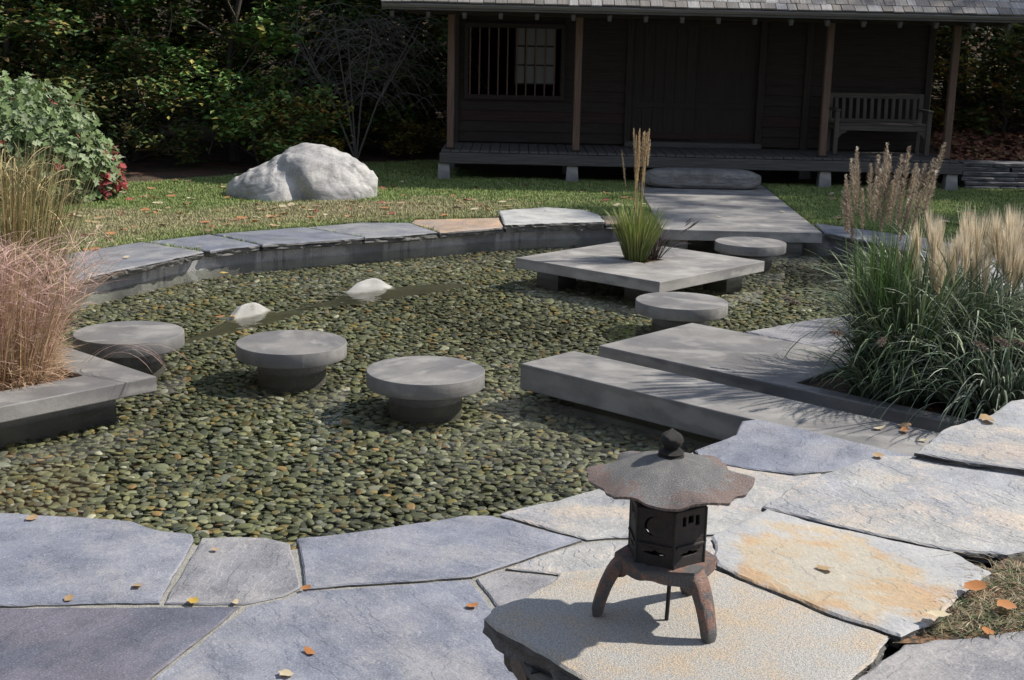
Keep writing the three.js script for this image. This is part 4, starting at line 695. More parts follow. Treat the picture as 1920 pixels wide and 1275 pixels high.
{ // fountain grass with tall dark plumes, in the planting opening
  const t = thing('fountain_grass', 'tall fountain grass with upright brown bottlebrush plumes beside the wide bridge slab', 'ornamental grass');
  const c = [2.44, -0.07, -7.66];
  clump(t, 'leaves', c, { n: 1000, base: 0.26, lean: 0.36, len: [0.5, 1.08], w: 0.0115, droop: 2.6, segs: 11, cols: green, push: [0.05, 0.03] }, 11);
  clump(t, 'upright_leaves', [2.20, -0.07, -7.72], { n: 260, base: 0.09, lean: 0.13, len: [0.7, 1.05], w: 0.009, droop: 0.5, segs: 6, cols: [[[0.04, 0.09, 0.02], [0.10, 0.20, 0.045]], [[0.03, 0.07, 0.02], [0.14, 0.22, 0.08]]] }, 12);
  const S = new Ribbons(), P = new Ribbons(), r = rng(13);
  for (let i = 0; i < 38; i++) {
    const a = r() * 6.283, q = Math.sqrt(r()), d = [Math.cos(a) * 0.17 * q - 0.005, 1, Math.sin(a) * 0.2 * q], L = 0.92 + 0.30 * r();
    const e = S.add([2.16 + Math.cos(a) * 0.09, -0.05, -7.74 + Math.sin(a) * 0.08], d, L, 0.004, 0.05, 5, [0.10, 0.15, 0.05], [0.20, 0.18, 0.09], r), pl = 0.22 + 0.08 * r();
    brush(P, [e.x, e.y, e.z], [d[0] * 1.5, 1, d[2] * 1.5], pl, 0.020, 300, [0.26, 0.205, 0.15], [0.52, 0.435, 0.335], r);
    if (r() < 0.5) brush(P, [e.x + d[0] * pl * 1.4, e.y + pl * 0.96, e.z + d[2] * 1.4 * pl], [d[0] * 1.5, 1, d[2] * 1.5], 0.03, 0.010, 26, [0.62, 0.56, 0.44], [0.75, 0.7, 0.6], r);
  }
  for (let i = 0; i < 9; i++) { const a = 0.2 + r() * 3.6, d = [Math.cos(a) * 0.75, 0.8, Math.sin(a) * 0.75], e = S.add([2.32, 0.0, -7.6], d, 0.75 + 0.15 * r(), 0.004, 1.2, 6, [0.10, 0.15, 0.05], [0.22, 0.18, 0.10], r); brush(P, [e.x, e.y, e.z], [Math.cos(a), -0.15 + 0.5 * r(), Math.sin(a)], 0.14, 0.02, 170, [0.13, 0.09, 0.075], [0.30, 0.23, 0.19], r); }
  mesh('stems', S.geo(), M.blade, t); mesh('plumes', P.geo(), M.strand, t);
}
function paleGrass(label, c, seed, scale, plumes, spread) {
  const t = thing('silver_grass', label, 'ornamental grass', [0, 0, 0], 0, 'pale-plumed grasses at the right');
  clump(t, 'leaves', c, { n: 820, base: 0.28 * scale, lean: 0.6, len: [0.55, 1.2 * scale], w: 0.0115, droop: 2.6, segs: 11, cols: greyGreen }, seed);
  const S = new Ribbons(), P = new Ribbons(), r = rng(seed + 1);
  for (let i = 0; i < plumes; i++) {
    const a = r() * 6.283, q = Math.sqrt(r()), d = [Math.cos(a) * 0.16 * q - 0.02, 1, Math.sin(a) * 0.16 * q], L = (0.62 + 0.28 * r()) * scale;
    const e = S.add([c[0] + Math.cos(a) * spread * q, c[1], c[2] + Math.sin(a) * spread * q], d, L, 0.0035, 0.05, 4, [0.14, 0.16, 0.07], [0.30, 0.26, 0.15], r);
    const k = 0.8 + 0.4 * r(), pl = 0.19 + 0.09 * r();
    for (let j = 0; j < 56; j++) { const b = r() * 6.283, l = pl * (0.6 + 0.5 * r()), u = r() * 0.06, sp = 0.04 + 0.34 * r() * r(); R3(P, [e.x + d[0] * u, e.y - 0.06 + u * 1.3, e.z + d[2] * u], [d[0] + Math.cos(b) * sp, 1, d[2] + Math.sin(b) * sp], l, k, r); }
  }
  mesh('stems', S.geo(), M.blade, t); mesh('plumes', P.geo(), M.strand, t);
}
const R3 = (P, p, d, l, k, r) => { const g = k * (0.8 + 0.4 * r()); P.add(p, d, l, 0.0036, 0.10, 3, [0.50 * g, 0.42 * g, 0.285 * g], [0.82 * g, 0.73 * g, 0.58 * g], r); };
paleGrass('silver grass with dense pale cream plumes beside the fountain grass', [2.84, -0.06, -7.85], 31, 0.98, 84, 0.36);
paleGrass('silver grass with cream plumes at the edge of the picture', [3.42, -0.06, -8.0], 41, 1.0, 70, 0.36);
{ const t = thing('sedge_tuft', 'low dark arching sedge in front of the cream-plumed grass', 'ornamental grass');
  clump(t, 'leaves', [2.78, -0.07, -7.2], { n: 520, base: 0.24, lean: 0.8, len: [0.5, 0.95], w: 0.0105, droop: 2.7, segs: 10, cols: greyGreen }, 51);
  const w = thing('sedge_tuft', 'short green tuft in the corner of the planting opening beside the wide slab', 'ornamental grass');
  clump(w, 'leaves', [2.22, -0.04, -7.42], { n: 420, base: 0.20, lean: 0.5, len: [0.25, 0.55], w: 0.010, droop: 2.6, segs: 8, cols: green }, 53);
  const u = thing('sedge_tuft', 'dark green arching sedge hanging over the right pond edge behind the plumes', 'ornamental grass');
  clump(u, 'leaves', [3.05, -0.07, -9.15], { n: 900, base: 0.3, lean: 0.8, len: [0.45, 0.9], w: 0.008, droop: 2.6, segs: 8, cols: green }, 52);
}
{ // feather reed grass in the square platform
  const t = thing('reed_grass', 'green tuft of reed grass with straw-coloured spikes on the square platform', 'ornamental grass'), c = [1.13, -0.012, -12.02];
  clump(t, 'leaves', c, { n: 760, base: 0.10, lean: 0.34, len: [0.28, 0.56], w: 0.008, droop: 0.9, segs: 6, cols: [[[0.10, 0.15, 0.03], [0.24, 0.31, 0.07]], [[0.13, 0.14, 0.04], [0.34, 0.34, 0.11]], [[0.07, 0.12, 0.025], [0.17, 0.25, 0.05]]] }, 61);
  clump(t, 'dark_leaves', [1.30, -0.012, -12.15], { n: 110, base: 0.07, lean: 0.75, len: [0.2, 0.42], w: 0.008, droop: 1.8, segs: 5, cols: [[[0.06, 0.04, 0.045], [0.12, 0.07, 0.08]], [[0.05, 0.06, 0.04], [0.08, 0.06, 0.06]]] }, 62);
  const S = new Ribbons(), P = new Ribbons(), r = rng(63);
  const spikes = [[-0.155, 1.02], [-0.045, 1.05]]; for (let i = 0; i < 20; i++) spikes.push([-0.02 + 0.12 * (r() - 0.35), 0.98 + 0.24 * r()]);
  for (const [dx, top] of spikes) { const d = [dx + 0.02 * (r() - 0.5), 1, 0.05 * (r() - 0.5)], pl = 0.24 + 0.1 * r(), L = (top - pl) * (0.98 + 0.04 * r()); const e = S.add([c[0] + 0.04 * (r() - 0.5) + dx * 0.2, 0.0, c[2] + 0.05 * (r() - 0.5)], d, L, 0.006, 0.02, 4, [0.30, 0.24, 0.09], [0.50, 0.39, 0.2], r); brush(P, [e.x, e.y, e.z], d, pl, 0.0125, 190, [0.55, 0.42, 0.25], [0.74, 0.60, 0.40], r); }
  for (let i = 0; i < 11; i++) { const a = -0.6 + r() * 1.1, d = [Math.cos(a) * 0.8, 0.9, Math.sin(a) * 0.5], e = S.add([1.25, 0.0, -12.1], d, 0.36 + 0.18 * r(), 0.003, 0.9, 5, [0.10, 0.10, 0.06], [0.14, 0.12, 0.09], r); brush(P, [e.x, e.y, e.z], [0.7, 0.6, 0], 0.075, 0.008, 60, [0.08, 0.06, 0.065], [0.18, 0.13, 0.12], r); }
  mesh('stems', S.geo(), M.blade, t); mesh('flower_spikes', P.geo(), M.strand, t);
}
// pink autumn grasses in the planter, with taller straw-green ones behind
function pinkGrass(label, c, seed, n, tall, push) {
  const t = thing('pink_grass', label, 'ornamental grass', [0, 0, 0], 0, 'pink grasses in the planter');
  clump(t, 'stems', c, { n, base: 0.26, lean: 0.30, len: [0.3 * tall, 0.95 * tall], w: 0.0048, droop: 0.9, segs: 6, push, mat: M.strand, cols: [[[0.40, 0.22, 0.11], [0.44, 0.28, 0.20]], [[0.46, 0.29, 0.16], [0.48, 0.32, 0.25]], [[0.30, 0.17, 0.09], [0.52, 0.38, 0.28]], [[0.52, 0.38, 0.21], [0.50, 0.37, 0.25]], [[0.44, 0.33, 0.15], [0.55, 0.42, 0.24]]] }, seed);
  const F = new Ribbons(), r = rng(seed + 2), px = push?.[0] ?? 0, pz = push?.[1] ?? 0;
  for (let i = 0; i < n * 2.2; i++) {                               // side branchlets, each wandering its own way
    const a = r() * 6.283, q = Math.sqrt(r()), f = Math.pow(r(), 0.85), hh = lerp(0.03, 0.92, f) * tall, sp = 0.16 + 0.26 * f * q, lump = 1 + 0.3 * noise3(a * 2, hh * 5, seed);
    const p = [c[0] + Math.cos(a) * sp * q * 1.3 * lump + px * hh * 0.9, c[1] + hh * (1 - 0.12 * q), c[2] + Math.sin(a) * sp * q * 1.3 * lump + pz * hh * 0.9], b = r() * 6.283, k = 0.55 + 0.85 * r(), straw = r() < 0.3 ? 1 : 0;
    if (r() < 0.12) F.add(p, [Math.cos(a) * 0.9 + px, 0.5, Math.sin(a) * 0.9], 0.2 + 0.2 * r(), 0.003, 0.8, 5, [0.46 * k, 0.30 * k, 0.25 * k], [0.62 * k, 0.43 * k, 0.38 * k], r);
    F.add(p, [Math.cos(b) * (0.5 + 0.9 * r()) + px, 0.9 * r() + 0.15, Math.sin(b) * (0.5 + 0.9 * r())], 0.07 + 0.15 * r(), 0.0032, 1.5 * (r() - 0.15), 5, mix3([0.54, 0.34, 0.30], [0.54, 0.41, 0.25], straw).map((v) => v * k), mix3([0.72, 0.51, 0.48], [0.70, 0.56, 0.39], straw).map((v) => v * k), r);
  }
  for (let i = 0; i < 1500; i++) { const a = r() * 6.283, rr = 0.18 + 0.17 * r(), b = a + (r() - 0.5) * 2.6, k = 0.55 + 0.8 * r(); F.add([c[0] + Math.cos(a) * rr, c[1] + 0.24 * r() * r(), c[2] + Math.sin(a) * rr], [Math.cos(b), 0.9 * r(), Math.sin(b)], 0.06 + 0.12 * r(), 0.004, 2.2 * r(), 4, [0.42 * k, 0.27 * k, 0.16 * k], [0.56 * k, 0.41 * k, 0.28 * k], r); }
  mesh('flower_haze', F.geo(), M.strand, t);
}
pinkGrass('dusty pink grass clump spilling over the planter rim', [-2.97, -0.03, -7.40], 71, 1150, 0.86, [0.03, 0.02]);
pinkGrass('pink grass clump leaning towards the pond wall behind the planter rim', [-3.12, -0.03, -7.85], 75, 750, 0.86, [0.24, -0.10]);
pinkGrass('pink grass clump at the picture edge in the planter', [-3.30, -0.03, -7.35], 79, 900, 0.92, [0, 0]);
{ const t = thing('straw_grass', 'tall straw-green grass rising behind the pink grass', 'ornamental grass');
  const cols = [[[0.10, 0.13, 0.04], [0.34, 0.27, 0.12]], [[0.13, 0.14, 0.05], [0.42, 0.33, 0.17]], [[0.08, 0.12, 0.03], [0.22, 0.23, 0.08]]];
  clump(t, 'blades', [-3.18, -0.03, -8.1], { n: 1000, base: 0.24, lean: 0.22, len: [0.6, 1.40], w: 0.008, droop: 0.8, segs: 8, cols }, 81);
  const R = new Ribbons(), r = rng(83);
  for (let i = 0; i < 520; i++) { const a = r() * 6.283, q = r(), b = a + (r() - 0.5) * 3, k = 0.6 + 0.7 * r(); R.add([-3.14 + Math.cos(a) * 0.30 * q, 0.35 + 0.75 * r(), -8.08 + Math.sin(a) * 0.30 * q], [Math.cos(b) * 0.7, 0.4 + 0.7 * r(), Math.sin(b) * 0.7], 0.15 + 0.25 * r(), 0.006, 3.4 * r(), 7, [0.40 * k, 0.32 * k, 0.14 * k], [0.62 * k, 0.50 * k, 0.27 * k], r); }
  mesh('curled_blades', R.geo(), M.blade, t);
}
{ // a few long stalks bent over the rim
  const R = new Ribbons(), r = rng(85), c0 = [0.34, 0.25, 0.2], c1 = [0.40, 0.27, 0.24];
  for (let i = 0; i < 7; i++) R.add([-2.55 + 0.05 * i * r(), 0.04, -7.6 + 0.1 * r()], [0.9, 0.55 + 0.3 * r(), 0.25 + 0.3 * r()], 0.5 + 0.22 * r(), 0.005, 2.1, 8, c0, c1, r);
  tag(mesh('bent_stalks', R.geo(), M.strand), 'thin pink stalks bent over the planter rim towards the round pad', 'grass stalks');
}
// ------------------------------------------------------------------ lobed-leaf shrub at the left
{
  const t = thing('oakleaf_shrub', 'broad shrub with large lobed grey-green leaves and some red ones', 'shrub'), L = new Leaves(), r = rng(91), stems = [];
  const lobes = [[-5.95, 0.55, -15.7, 1.0, 0.85], [-5.35, 0.40, -15.45, 0.62, 0.62], [-6.7, 0.65, -15.9, 0.95, 0.9], [-5.1, 0.30, -15.65, 0.42, 0.42], [-5.55, 0.2, -15.2, 0.5, 0.42]];
  for (const [x, y, z, rr, rh] of lobes) { for (let i = 0; i < 2300 * rr; i++) { const v = new THREE.Vector3(gauss(r), gauss(r), gauss(r)).normalize(), q = 0.72 + 0.34 * r() + 0.16 * fbm3(v.x * 3 + x, v.y * 3, v.z * 3, 7, 2); if (y + v.y * rh * q < 0.03) continue; const redd = (x > -5.2 && v.x > 0.55 && r() < 0.55) || r() < 0.008, k = 0.7 + 0.6 * r(); const c = redd ? [0.36 * k, 0.07 * k, 0.075 * k] : mix3([0.12, 0.19, 0.065], r() < 0.4 ? [0.37, 0.43, 0.28] : [0.22, 0.30, 0.13], r()).map((w) => w * k); L.add([x + v.x * rr * q, y + v.y * rh * q, z + v.z * rr * q], [v.x * 0.7 + 1.5 * (r() - 0.5), 0.25 + 0.8 * r(), v.z * 0.7 + 1.5 * (r() - 0.5)], 0.085 + 0.085 * r(), c, r, true); }
    for (let i = 0; i < 9; i++) { const a = r() * 6.28, e = [x + Math.cos(a) * rr * 0.7, y + rh * (0.3 + 0.5 * r()), z + Math.sin(a) * rr * 0.7]; stems.push(tube([[x + 0.1 * Math.cos(a), -0.03, z + 0.1 * Math.sin(a)], [lerp(x, e[0], 0.4), e[1] * 0.55, lerp(z, e[2], 0.4)], e], [0.014, 0.010, 0.004], 5)); } }
  mesh('foliage', L.geo(), M.leaf, t); mesh('stems', mergeGeometries(stems), M.bark, t);
}
// ------------------------------------------------------------------ woodland
function makeTree(name, o, seed) {
  const t = new THREE.Group(), r = rng(seed), wood = [], L = new Leaves(), tips = [];
  const path = [], rad = []; let x = 0, z = 0; const nT = 7; for (let k = 0; k <= nT; k++) { const f = k / nT; path.push([x, o.h * 0.92 * f - 0.15, z]); rad.push(o.r * (1 - 0.85 * f) * (k === 0 ? 1.35 : 1)); x += (r() - 0.5) * o.bend; z += (r() - 0.5) * o.bend; }
  const at = (f) => { const q = clamp(f) * nT, i = Math.min(nT - 1, Math.floor(q)), u = q - i; return [0, 1, 2].map((j) => lerp(path[i][j], path[i + 1][j], u)); };
  const trunk = tube(path, rad, 9);
  for (let i = 0; i < o.limbs; i++) {
    const f = lerp(o.low, 0.97, (i + r() * 0.6) / o.limbs), p = at(f), a = i * 2.4 + r(), len = o.spread * (1.15 - 0.75 * Math.abs(f - 0.55)) * (0.7 + 0.5 * r()), rise = o.rise * (0.5 + r());
    const e = [p[0] + Math.cos(a) * len, p[1] + len * rise, p[2] + Math.sin(a) * len], m = [lerp(p[0], e[0], 0.5) + (r() - 0.5) * 0.2, lerp(p[1], e[1], 0.5) + 0.12 * len, lerp(p[2], e[2], 0.5) + (r() - 0.5) * 0.2];
    wood.push(tube([p, m, e], [o.r * 0.32, o.r * 0.2, o.r * 0.06], 5)); tips.push([m, 0.8], [e, 1]);
    for (let j = 0; j < 4; j++) { const u = 0.35 + 0.6 * r(), q = [0, 1, 2].map((k) => lerp(p[k], e[k], u)), b = a + (r() - 0.5) * 2.2, l2 = len * 0.45 * (0.6 + 0.7 * r()), e2 = [q[0] + Math.cos(b) * l2, q[1] + (r() - 0.3) * l2 * 0.7, q[2] + Math.sin(b) * l2]; wood.push(tube([q, e2], [o.r * 0.11, o.r * 0.03], 4)); tips.push([e2, 0.9]); }
  }
  for (let i = 0; i < o.leaves; i++) {
    const [p, w] = tips[r() * tips.length | 0], s = o.puff * w, v = [gauss(r) * s, gauss(r) * s * 0.6, gauss(r) * s], c = o.cols[Math.min(o.cols.length - 1, Math.floor(r() ** o.bias * o.cols.length))], k = 0.55 + 0.9 * r();
    const y = p[1] + v[1]; if (y < 0.05) continue;
    L.add([p[0] + v[0], y, p[2] + v[2]], [r() - 0.5, 0.5 + 0.7 * r(), r() - 0.5], o.leaf * (0.6 + 0.8 * r()), c.map((q) => q * k), r);
  }
  const tm = new THREE.Mesh(mergeGeometries([trunk, ...wood]), M.bark), cm = new THREE.Mesh(L.geo(), M.crown); tm.name = 'trunk'; cm.name = 'crown'; for (const m of [tm, cm]) { m.castShadow = m.receiveShadow = true; t.add(m); }
  t.userData.base = name; return t;
}
const darkGreens = [[0.042, 0.082, 0.022], [0.060, 0.115, 0.028], [0.080, 0.125, 0.03], [0.11, 0.135, 0.03], [0.17, 0.155, 0.035], [0.155, 0.095, 0.034]];
const brightGreens = [[0.075, 0.17, 0.035], [0.11, 0.22, 0.05], [0.07, 0.15, 0.03], [0.16, 0.22, 0.045], [0.24, 0.22, 0.045]];
const T = {
  tall: [0, 1, 2].map((s) => makeTree('forest_tree', { h: 13 + s, r: 0.17 + 0.04 * s, bend: 0.35, limbs: 20, low: 0.16, spread: 3.1, rise: 0.22, leaves: 7200, leaf: 0.23, puff: 0.62, cols: darkGreens, bias: 1.3 }, 400 + s)),
  under: [0, 1].map((s) => makeTree('understory_tree', { h: 4.6 + s, r: 0.06, bend: 0.3, limbs: 16, low: 0.08, spread: 1.6, rise: 0.25, leaves: 5600, leaf: 0.125, puff: 0.34, cols: darkGreens, bias: 1.1 }, 420 + s)),
  bright: [0].map((s) => makeTree('understory_tree', { h: 5.2, r: 0.07, bend: 0.3, limbs: 20, low: 0.06, spread: 1.25, rise: 0.3, leaves: 7600, leaf: 0.13, puff: 0.32, cols: brightGreens, bias: 1.4 }, 430 + s)),
  shrub: [0, 1].map((s) => makeTree('woodland_shrub', { h: 1.5, r: 0.025, bend: 0.15, limbs: 14, low: 0.1, spread: 0.95, rise: 0.35, leaves: 2600, leaf: 0.105, puff: 0.26, cols: s ? darkGreens : brightGreens, bias: 0.9 }, 440 + s)),
  gold: [0].map((s) => makeTree('woodland_shrub', { h: 1.3, r: 0.02, bend: 0.15, limbs: 12, low: 0.1, spread: 0.8, rise: 0.4, leaves: 1500, leaf: 0.10, puff: 0.25, cols: [[0.22, 0.24, 0.045], [0.36, 0.28, 0.045], [0.15, 0.20, 0.045], [0.33, 0.15, 0.04]], bias: 1 }, 450)),
};
function plant(kind, v, x, z, s, turn, label, category, group) { const src = T[kind][v % T[kind].length], t = src.clone(); t.name = numbered(src.userData.base); t.userData = {}; tag(t, label, category, group); t.position.set(x, z < -19.6 && x > 6.4 ? 0.35 : -0.03, z); t.rotation.y = turn; t.scale.setScalar(s); scene.add(t); return t; }
{
  const r = rng(500);
  // tall trees standing in the wood behind
  for (const [x, z, s] of [[-9.6, -25.5, 1], [-6.9, -23.6, 0.95], [-5.6, -27.5, 1.1], [-3.6, -27.6, 1.0], [-8.2, -30, 1.15], [-11.8, -22.5, 1], [-2.2, -29.5, 1.1], [-12.5, -29, 1.2]]) plant('tall', r() * 3 | 0, x, z, s, r() * 6, 'tall dark forest tree in the wood behind the boulder', 'tree', 'forest trees behind the boulder');
  for (const [x, z, s] of [[1.2, -31, 1.1], [4.5, -31.5, 1.0], [0, -34, 1.2], [4, -35, 1.2], [7.5, -31, 1.15]]) plant('tall', r() * 3 | 0, x, z, s, r() * 6, 'tall forest tree rising behind the shingled house roof', 'tree', 'forest trees behind the house');
  for (const [x, z, s] of [[8.7, -26.5, 1.0], [11.5, -29.5, 1.1], [10.2, -35, 1.2], [14.5, -27, 1.1]]) plant('tall', r() * 3 | 0, x, z, s, r() * 6, 'tall dark forest tree in the wood right of the house', 'tree', 'forest trees right of the house');
  for (const [x, z, s] of [[13.6, -20.6, 0.9], [16.5, -24, 1.05], [17.5, -18.5, 1]]) plant('tall', r() * 3 | 0, x, z, s, r() * 6, 'tall forest tree beyond the right end of the dry-stone wall', 'tree', 'forest trees beyond the dry-stone wall');
  for (const [x, z, s] of [[-13, -18.5, 1], [-15.5, -14, 1.1], [-16, -22, 1.1]]) plant('tall', r() * 3 | 0, x, z, s, r() * 6, 'tall dark forest tree beyond the lobed-leaf shrub', 'tree', 'forest trees beyond the shrub');
  for (const [x, z, s] of [[-7.8, -20.4, 1], [-9.8, -19.8, 1.1], [-6.1, -21.2, 0.9], [-2.3, -25.6, 1.0], [-1.6, -27.2, 1.05], [-11.5, -25, 1.3], [-8.6, -23.2, 1.2], [-3.6, -28, 1.3], [-5.2, -24.6, 1.2]]) plant('under', r() * 2 | 0, x, z, s, r() * 6, 'slender dark understory tree at the edge of the wood', 'tree', 'understory trees at the wood edge');
  for (const [x, z, s] of [[-13.5, -9, 1.1], [-15, -3.5, 1.2], [-12.5, 2, 1.1], [-15.5, 7, 1.2]]) plant('tall', r() * 3 | 0, x, z, s, r() * 6, 'tall tree closing the garden on its left side', 'tree', 'trees along the left side of the garden');
  for (const [x, z, s] of [[-10, 9.5, 1.2], [-5.5, 12, 1.2], [-1, 10.5, 1.1], [3.5, 12.5, 1.2], [8, 11, 1.1], [-8, 15, 1.3], [1.5, 16, 1.3]]) plant('tall', r() * 3 | 0, x, z, s, r() * 6, 'tall tree closing the garden on the near side', 'tree', 'trees along the near side of the garden');
  for (const [x, z, s] of [[-18, -38, 2.2], [-14, -40, 2.4], [-10, -38, 2.2], [-6, -41, 2.4], [-2, -38, 2.3], [2, -42, 2.3], [8, -40, 2.3], [12, -42, 2.4], [16, -38, 2.3], [-20, -30, 2.2], [19, -31, 2.2]]) plant('under', r() * 2 | 0, x, z, s, r() * 6, 'distant dark tree deep in the wood', 'tree', 'distant trees in the wood');
  plant('bright', 0, -4.5, -21.2, 1.05, 1.2, 'bright green leafy understory tree right behind the boulder', 'tree');
  for (const [x, z, s] of [[-6.9, -18.9, 1], [-8.2, -18.5, 1.1], [-5.9, -19.9, 1.0], [-3.0, -23.0, 1.0], [-7.4, -21.6, 1.3], [-2.1, -23.2, 1.0], [-9.8, -18.0, 1.2], [-1.9, -24.8, 1.2], [-6.6, -24.6, 1.6], [-4.3, -25.0, 1.6], [-9.5, -22.0, 1.5], [-11.2, -20.5, 1.4]]) plant('shrub', 1, x, z, s, r() * 6, 'dark woodland shrub along the shaded edge of the lawn', 'shrub', 'dark shrubs along the lawn edge');
  plant('shrub', 0, -3.95, -20.0, 0.95, 2, 'green leafy woodland shrub between the boulder and the bright tree', 'shrub');
  plant('gold', 0, -3.45, -20.5, 0.8, 1, 'low yellow-green and orange shrub just behind the boulder', 'shrub');
  plant('bright', 0, -7.3, -20.8, 0.9, 3.3, 'yellow-green leafy tree above the lobed-leaf shrub', 'tree');
  plant('bright', 0, -2.2, -23.0, 0.85, 4.0, 'mid-green leafy tree behind the bare twigs near the house', 'tree');
  plant('gold', 0, -1.75, -22.2, 0.5, 4, 'small yellow shrub beside the left porch corner', 'shrub');
  for (const [x, z, s] of [[8.6, -23.6, 1.4], [10.4, -24.5, 1.5], [7.6, -26.2, 1.6], [9.4, -27.5, 1.9], [12, -26, 1.7]]) plant('shrub', 1, x, z, s, r() * 6, 'dark shrub on the leaf-strewn bank right of the house', 'shrub', 'shrubs on the bank');
  plant('gold', 0, 8.0, -24.3, 1.2, 3, 'yellow-leaved shrub seen between the wall end and the right porch post', 'shrub');
  plant('gold', 0, 9.6, -22.6, 0.6, 2, 'low golden shrub on the bank right of the house', 'shrub');
}
{ // bare hanging twigs of a weeping shrub, grey against the dark
  const t = thing('bare_twig_shrub', 'tangle of bare grey arching twigs at the wood edge beside the house', 'shrub'), r = rng(610), g = [];
  for (let i = 0; i < 200; i++) { const a = r() * 6.28, o = [-2.5 + gauss(r) * 0.95, 0.8 + 1.3 * r(), -21.4 + gauss(r) * 0.45], p = [o.slice()], d = new THREE.Vector3(Math.cos(a), 0.7 + 0.5 * r(), Math.sin(a) * 0.6).normalize(), L = 0.7 + 1.1 * r(), n = 7, R = []; let q = new THREE.Vector3(...o); for (let k = 0; k < n; k++) { q = q.clone().addScaledVector(d, L / n); d.y -= 0.32 + 0.12 * r(); d.x += (r() - 0.5) * 0.35; d.z += (r() - 0.5) * 0.3; d.normalize(); p.push(q.toArray()); } for (let k = 0; k <= n; k++) R.push(0.0065 * (1 - 0.6 * k / n)); g.push(tube(p, R, 3)); }
  for (let i = 0; i < 9; i++) { const a = r() * 6.28; g.push(tube([[-2.6, -0.05, -21.5], [-2.6 + Math.cos(a) * 0.4, 0.9, -21.5 + Math.sin(a) * 0.2], [-2.55 + Math.cos(a) * 1.1, 1.9 + 0.3 * r(), -21.4 + Math.sin(a) * 0.5]], [0.022, 0.015, 0.007], 5)); }
  for (const [sx, ex] of [[-4.9, -3.9], [-6.0, -5.4], [-5.5, -6.3], [-4.0, -3.3]]) { const p = [], R = []; for (let k = 0; k <= 10; k++) { const f = k / 10; p.push([lerp(sx, ex, f) + 0.09 * Math.sin(f * 9 + sx), 0.1 + 2.3 * f, -20.7 - 0.3 * f + 0.1 * Math.sin(f * 7)]); R.push(0.014 * (1 - 0.5 * f)); } g.push(tube(p, R, 4)); }
  mesh('twigs', mergeGeometries(g), std({ color: lin(0.20, 0.185, 0.17), roughness: 0.9 }), t);
}
// ------------------------------------------------------------------ lawn grass and fallen leaves
{
  const R = new Ribbons(), r = rng(700), w = [1, 1, 1];
  for (let i = 0; i < 9; i++) { const a = r() * 6.28; R.add([Math.cos(a) * 0.02, 0, Math.sin(a) * 0.02], [Math.cos(a) * 0.7, 1, Math.sin(a) * 0.7], 0.028 + 0.022 * r(), 0.0055, 0.8, 2, [0.6, 0.6, 0.6], w, r); }
  const g = R.geo(), spots = [], walk = [[1.56, -14.0], [3.34, -14.0], [3.55, -18.8], [1.68, -18.8]], keep = COPING.map((c) => offset(ccw(c[0]), 0.012)), pondOut = offset(POND, 0.06);
  for (let i = 0; i < 150000 && spots.length < 92000; i++) {
    const z = -9.5 - 12.2 * r(), x = (r() * 2 - 1) * (Math.abs(z) * 0.42); if (!inside(LAWN, x, z) || inside(pondOut, x, z) || inside(walk, x, z) || keep.some((k) => inside(k, x, z))) continue;
    if (x > -0.9 && x < 6.1 && z < -19.0) continue; if (x > 0.9 && z > -12.0) continue;
    spots.push([x, z]);
  }
  const im = new THREE.InstancedMesh(g, std({ vertexColors: true, roughness: 0.85 }), spots.length), o = new THREE.Object3D();
  spots.forEach(([x, z], i) => {
    const n = fbm3(x * 1.1, 0, z * 1.1, 14, 3), band = sstep(1.7, 0.1, Math.abs(Math.hypot(x - 0.5, z + 9) - 6.5 - 0.5 * n)) * sstep(1.6, -1.6, x);
    const dry = clamp(0.8 * sstep(0.2, 1.0, band * 0.9 + 0.5 * n + 0.35 * (r() - 0.3)) + (r() < 0.08 ? 0.5 : 0)), k = 0.65 + 0.7 * r();
    const c = mix3(mix3([0.15, 0.26, 0.06], [0.27, 0.35, 0.10], r()), [0.44, 0.385, 0.23], clamp(dry + 0.12)).map((v) => v * k);
    o.position.set(x, -0.022, z); o.rotation.set(0, r() * 6.28, 0); o.scale.set(1, 0.7 + 0.7 * r(), 1).multiplyScalar(0.9 + 0.4 * r()); o.updateMatrix(); im.setMatrixAt(i, o.matrix); im.setColorAt(i, lin(...c));
  });
  im.name = 'grass'; im.userData.kind = 'stuff'; im.userData.label = 'short lawn grass, green with a drier straw-coloured band'; im.castShadow = im.receiveShadow = true; scene.add(im);
}
{ // dry grass in the corner bed
  const R = new Ribbons(), r = rng(720), poly = [[1.10, -3.32], [1.19, -3.40], [1.33, -3.58], [1.50, -3.78], [1.62, -3.85], [1.84, -4.0], [2.2, -3.9], [2.2, -3.3], [1.5, -3.36], [1.23, -3.30]];
  for (let i = 0; i < 9000; i++) { const x = 1.05 + 0.8 * r(), z = -4.05 + 0.8 * r(); if (!inside(poly, x, z)) continue; const a = r() * 6.28, dry = r() < 0.62, k = 0.7 + 0.6 * r(); R.add([x, 0.405, z], [Math.cos(a) * 0.9, 0.75, Math.sin(a) * 0.9], 0.03 + 0.05 * r(), 0.003, 1.3, 4, (dry ? [0.20, 0.16, 0.09] : [0.05, 0.08, 0.02]).map((v) => v * k), (dry ? [0.38, 0.31, 0.20] : [0.11, 0.15, 0.045]).map((v) => v * k), r); }
  for (let i = 0; i < 26; i++) { const a = 2.4 + r() * 1.6; R.add([1.36 + 0.2 * r(), 0.42, -3.62 - 0.3 * r()], [Math.cos(a), 0.35, -Math.sin(a) * 0.5], 0.05 + 0.08 * r(), 0.002, 1.0, 4, [0.2, 0.16, 0.1], [0.3, 0.24, 0.16], r); }
  tag(mesh('dry_grass', R.geo(), M.blade), 'short dry grass growing between the cap stones', null, null, 'stuff');
}
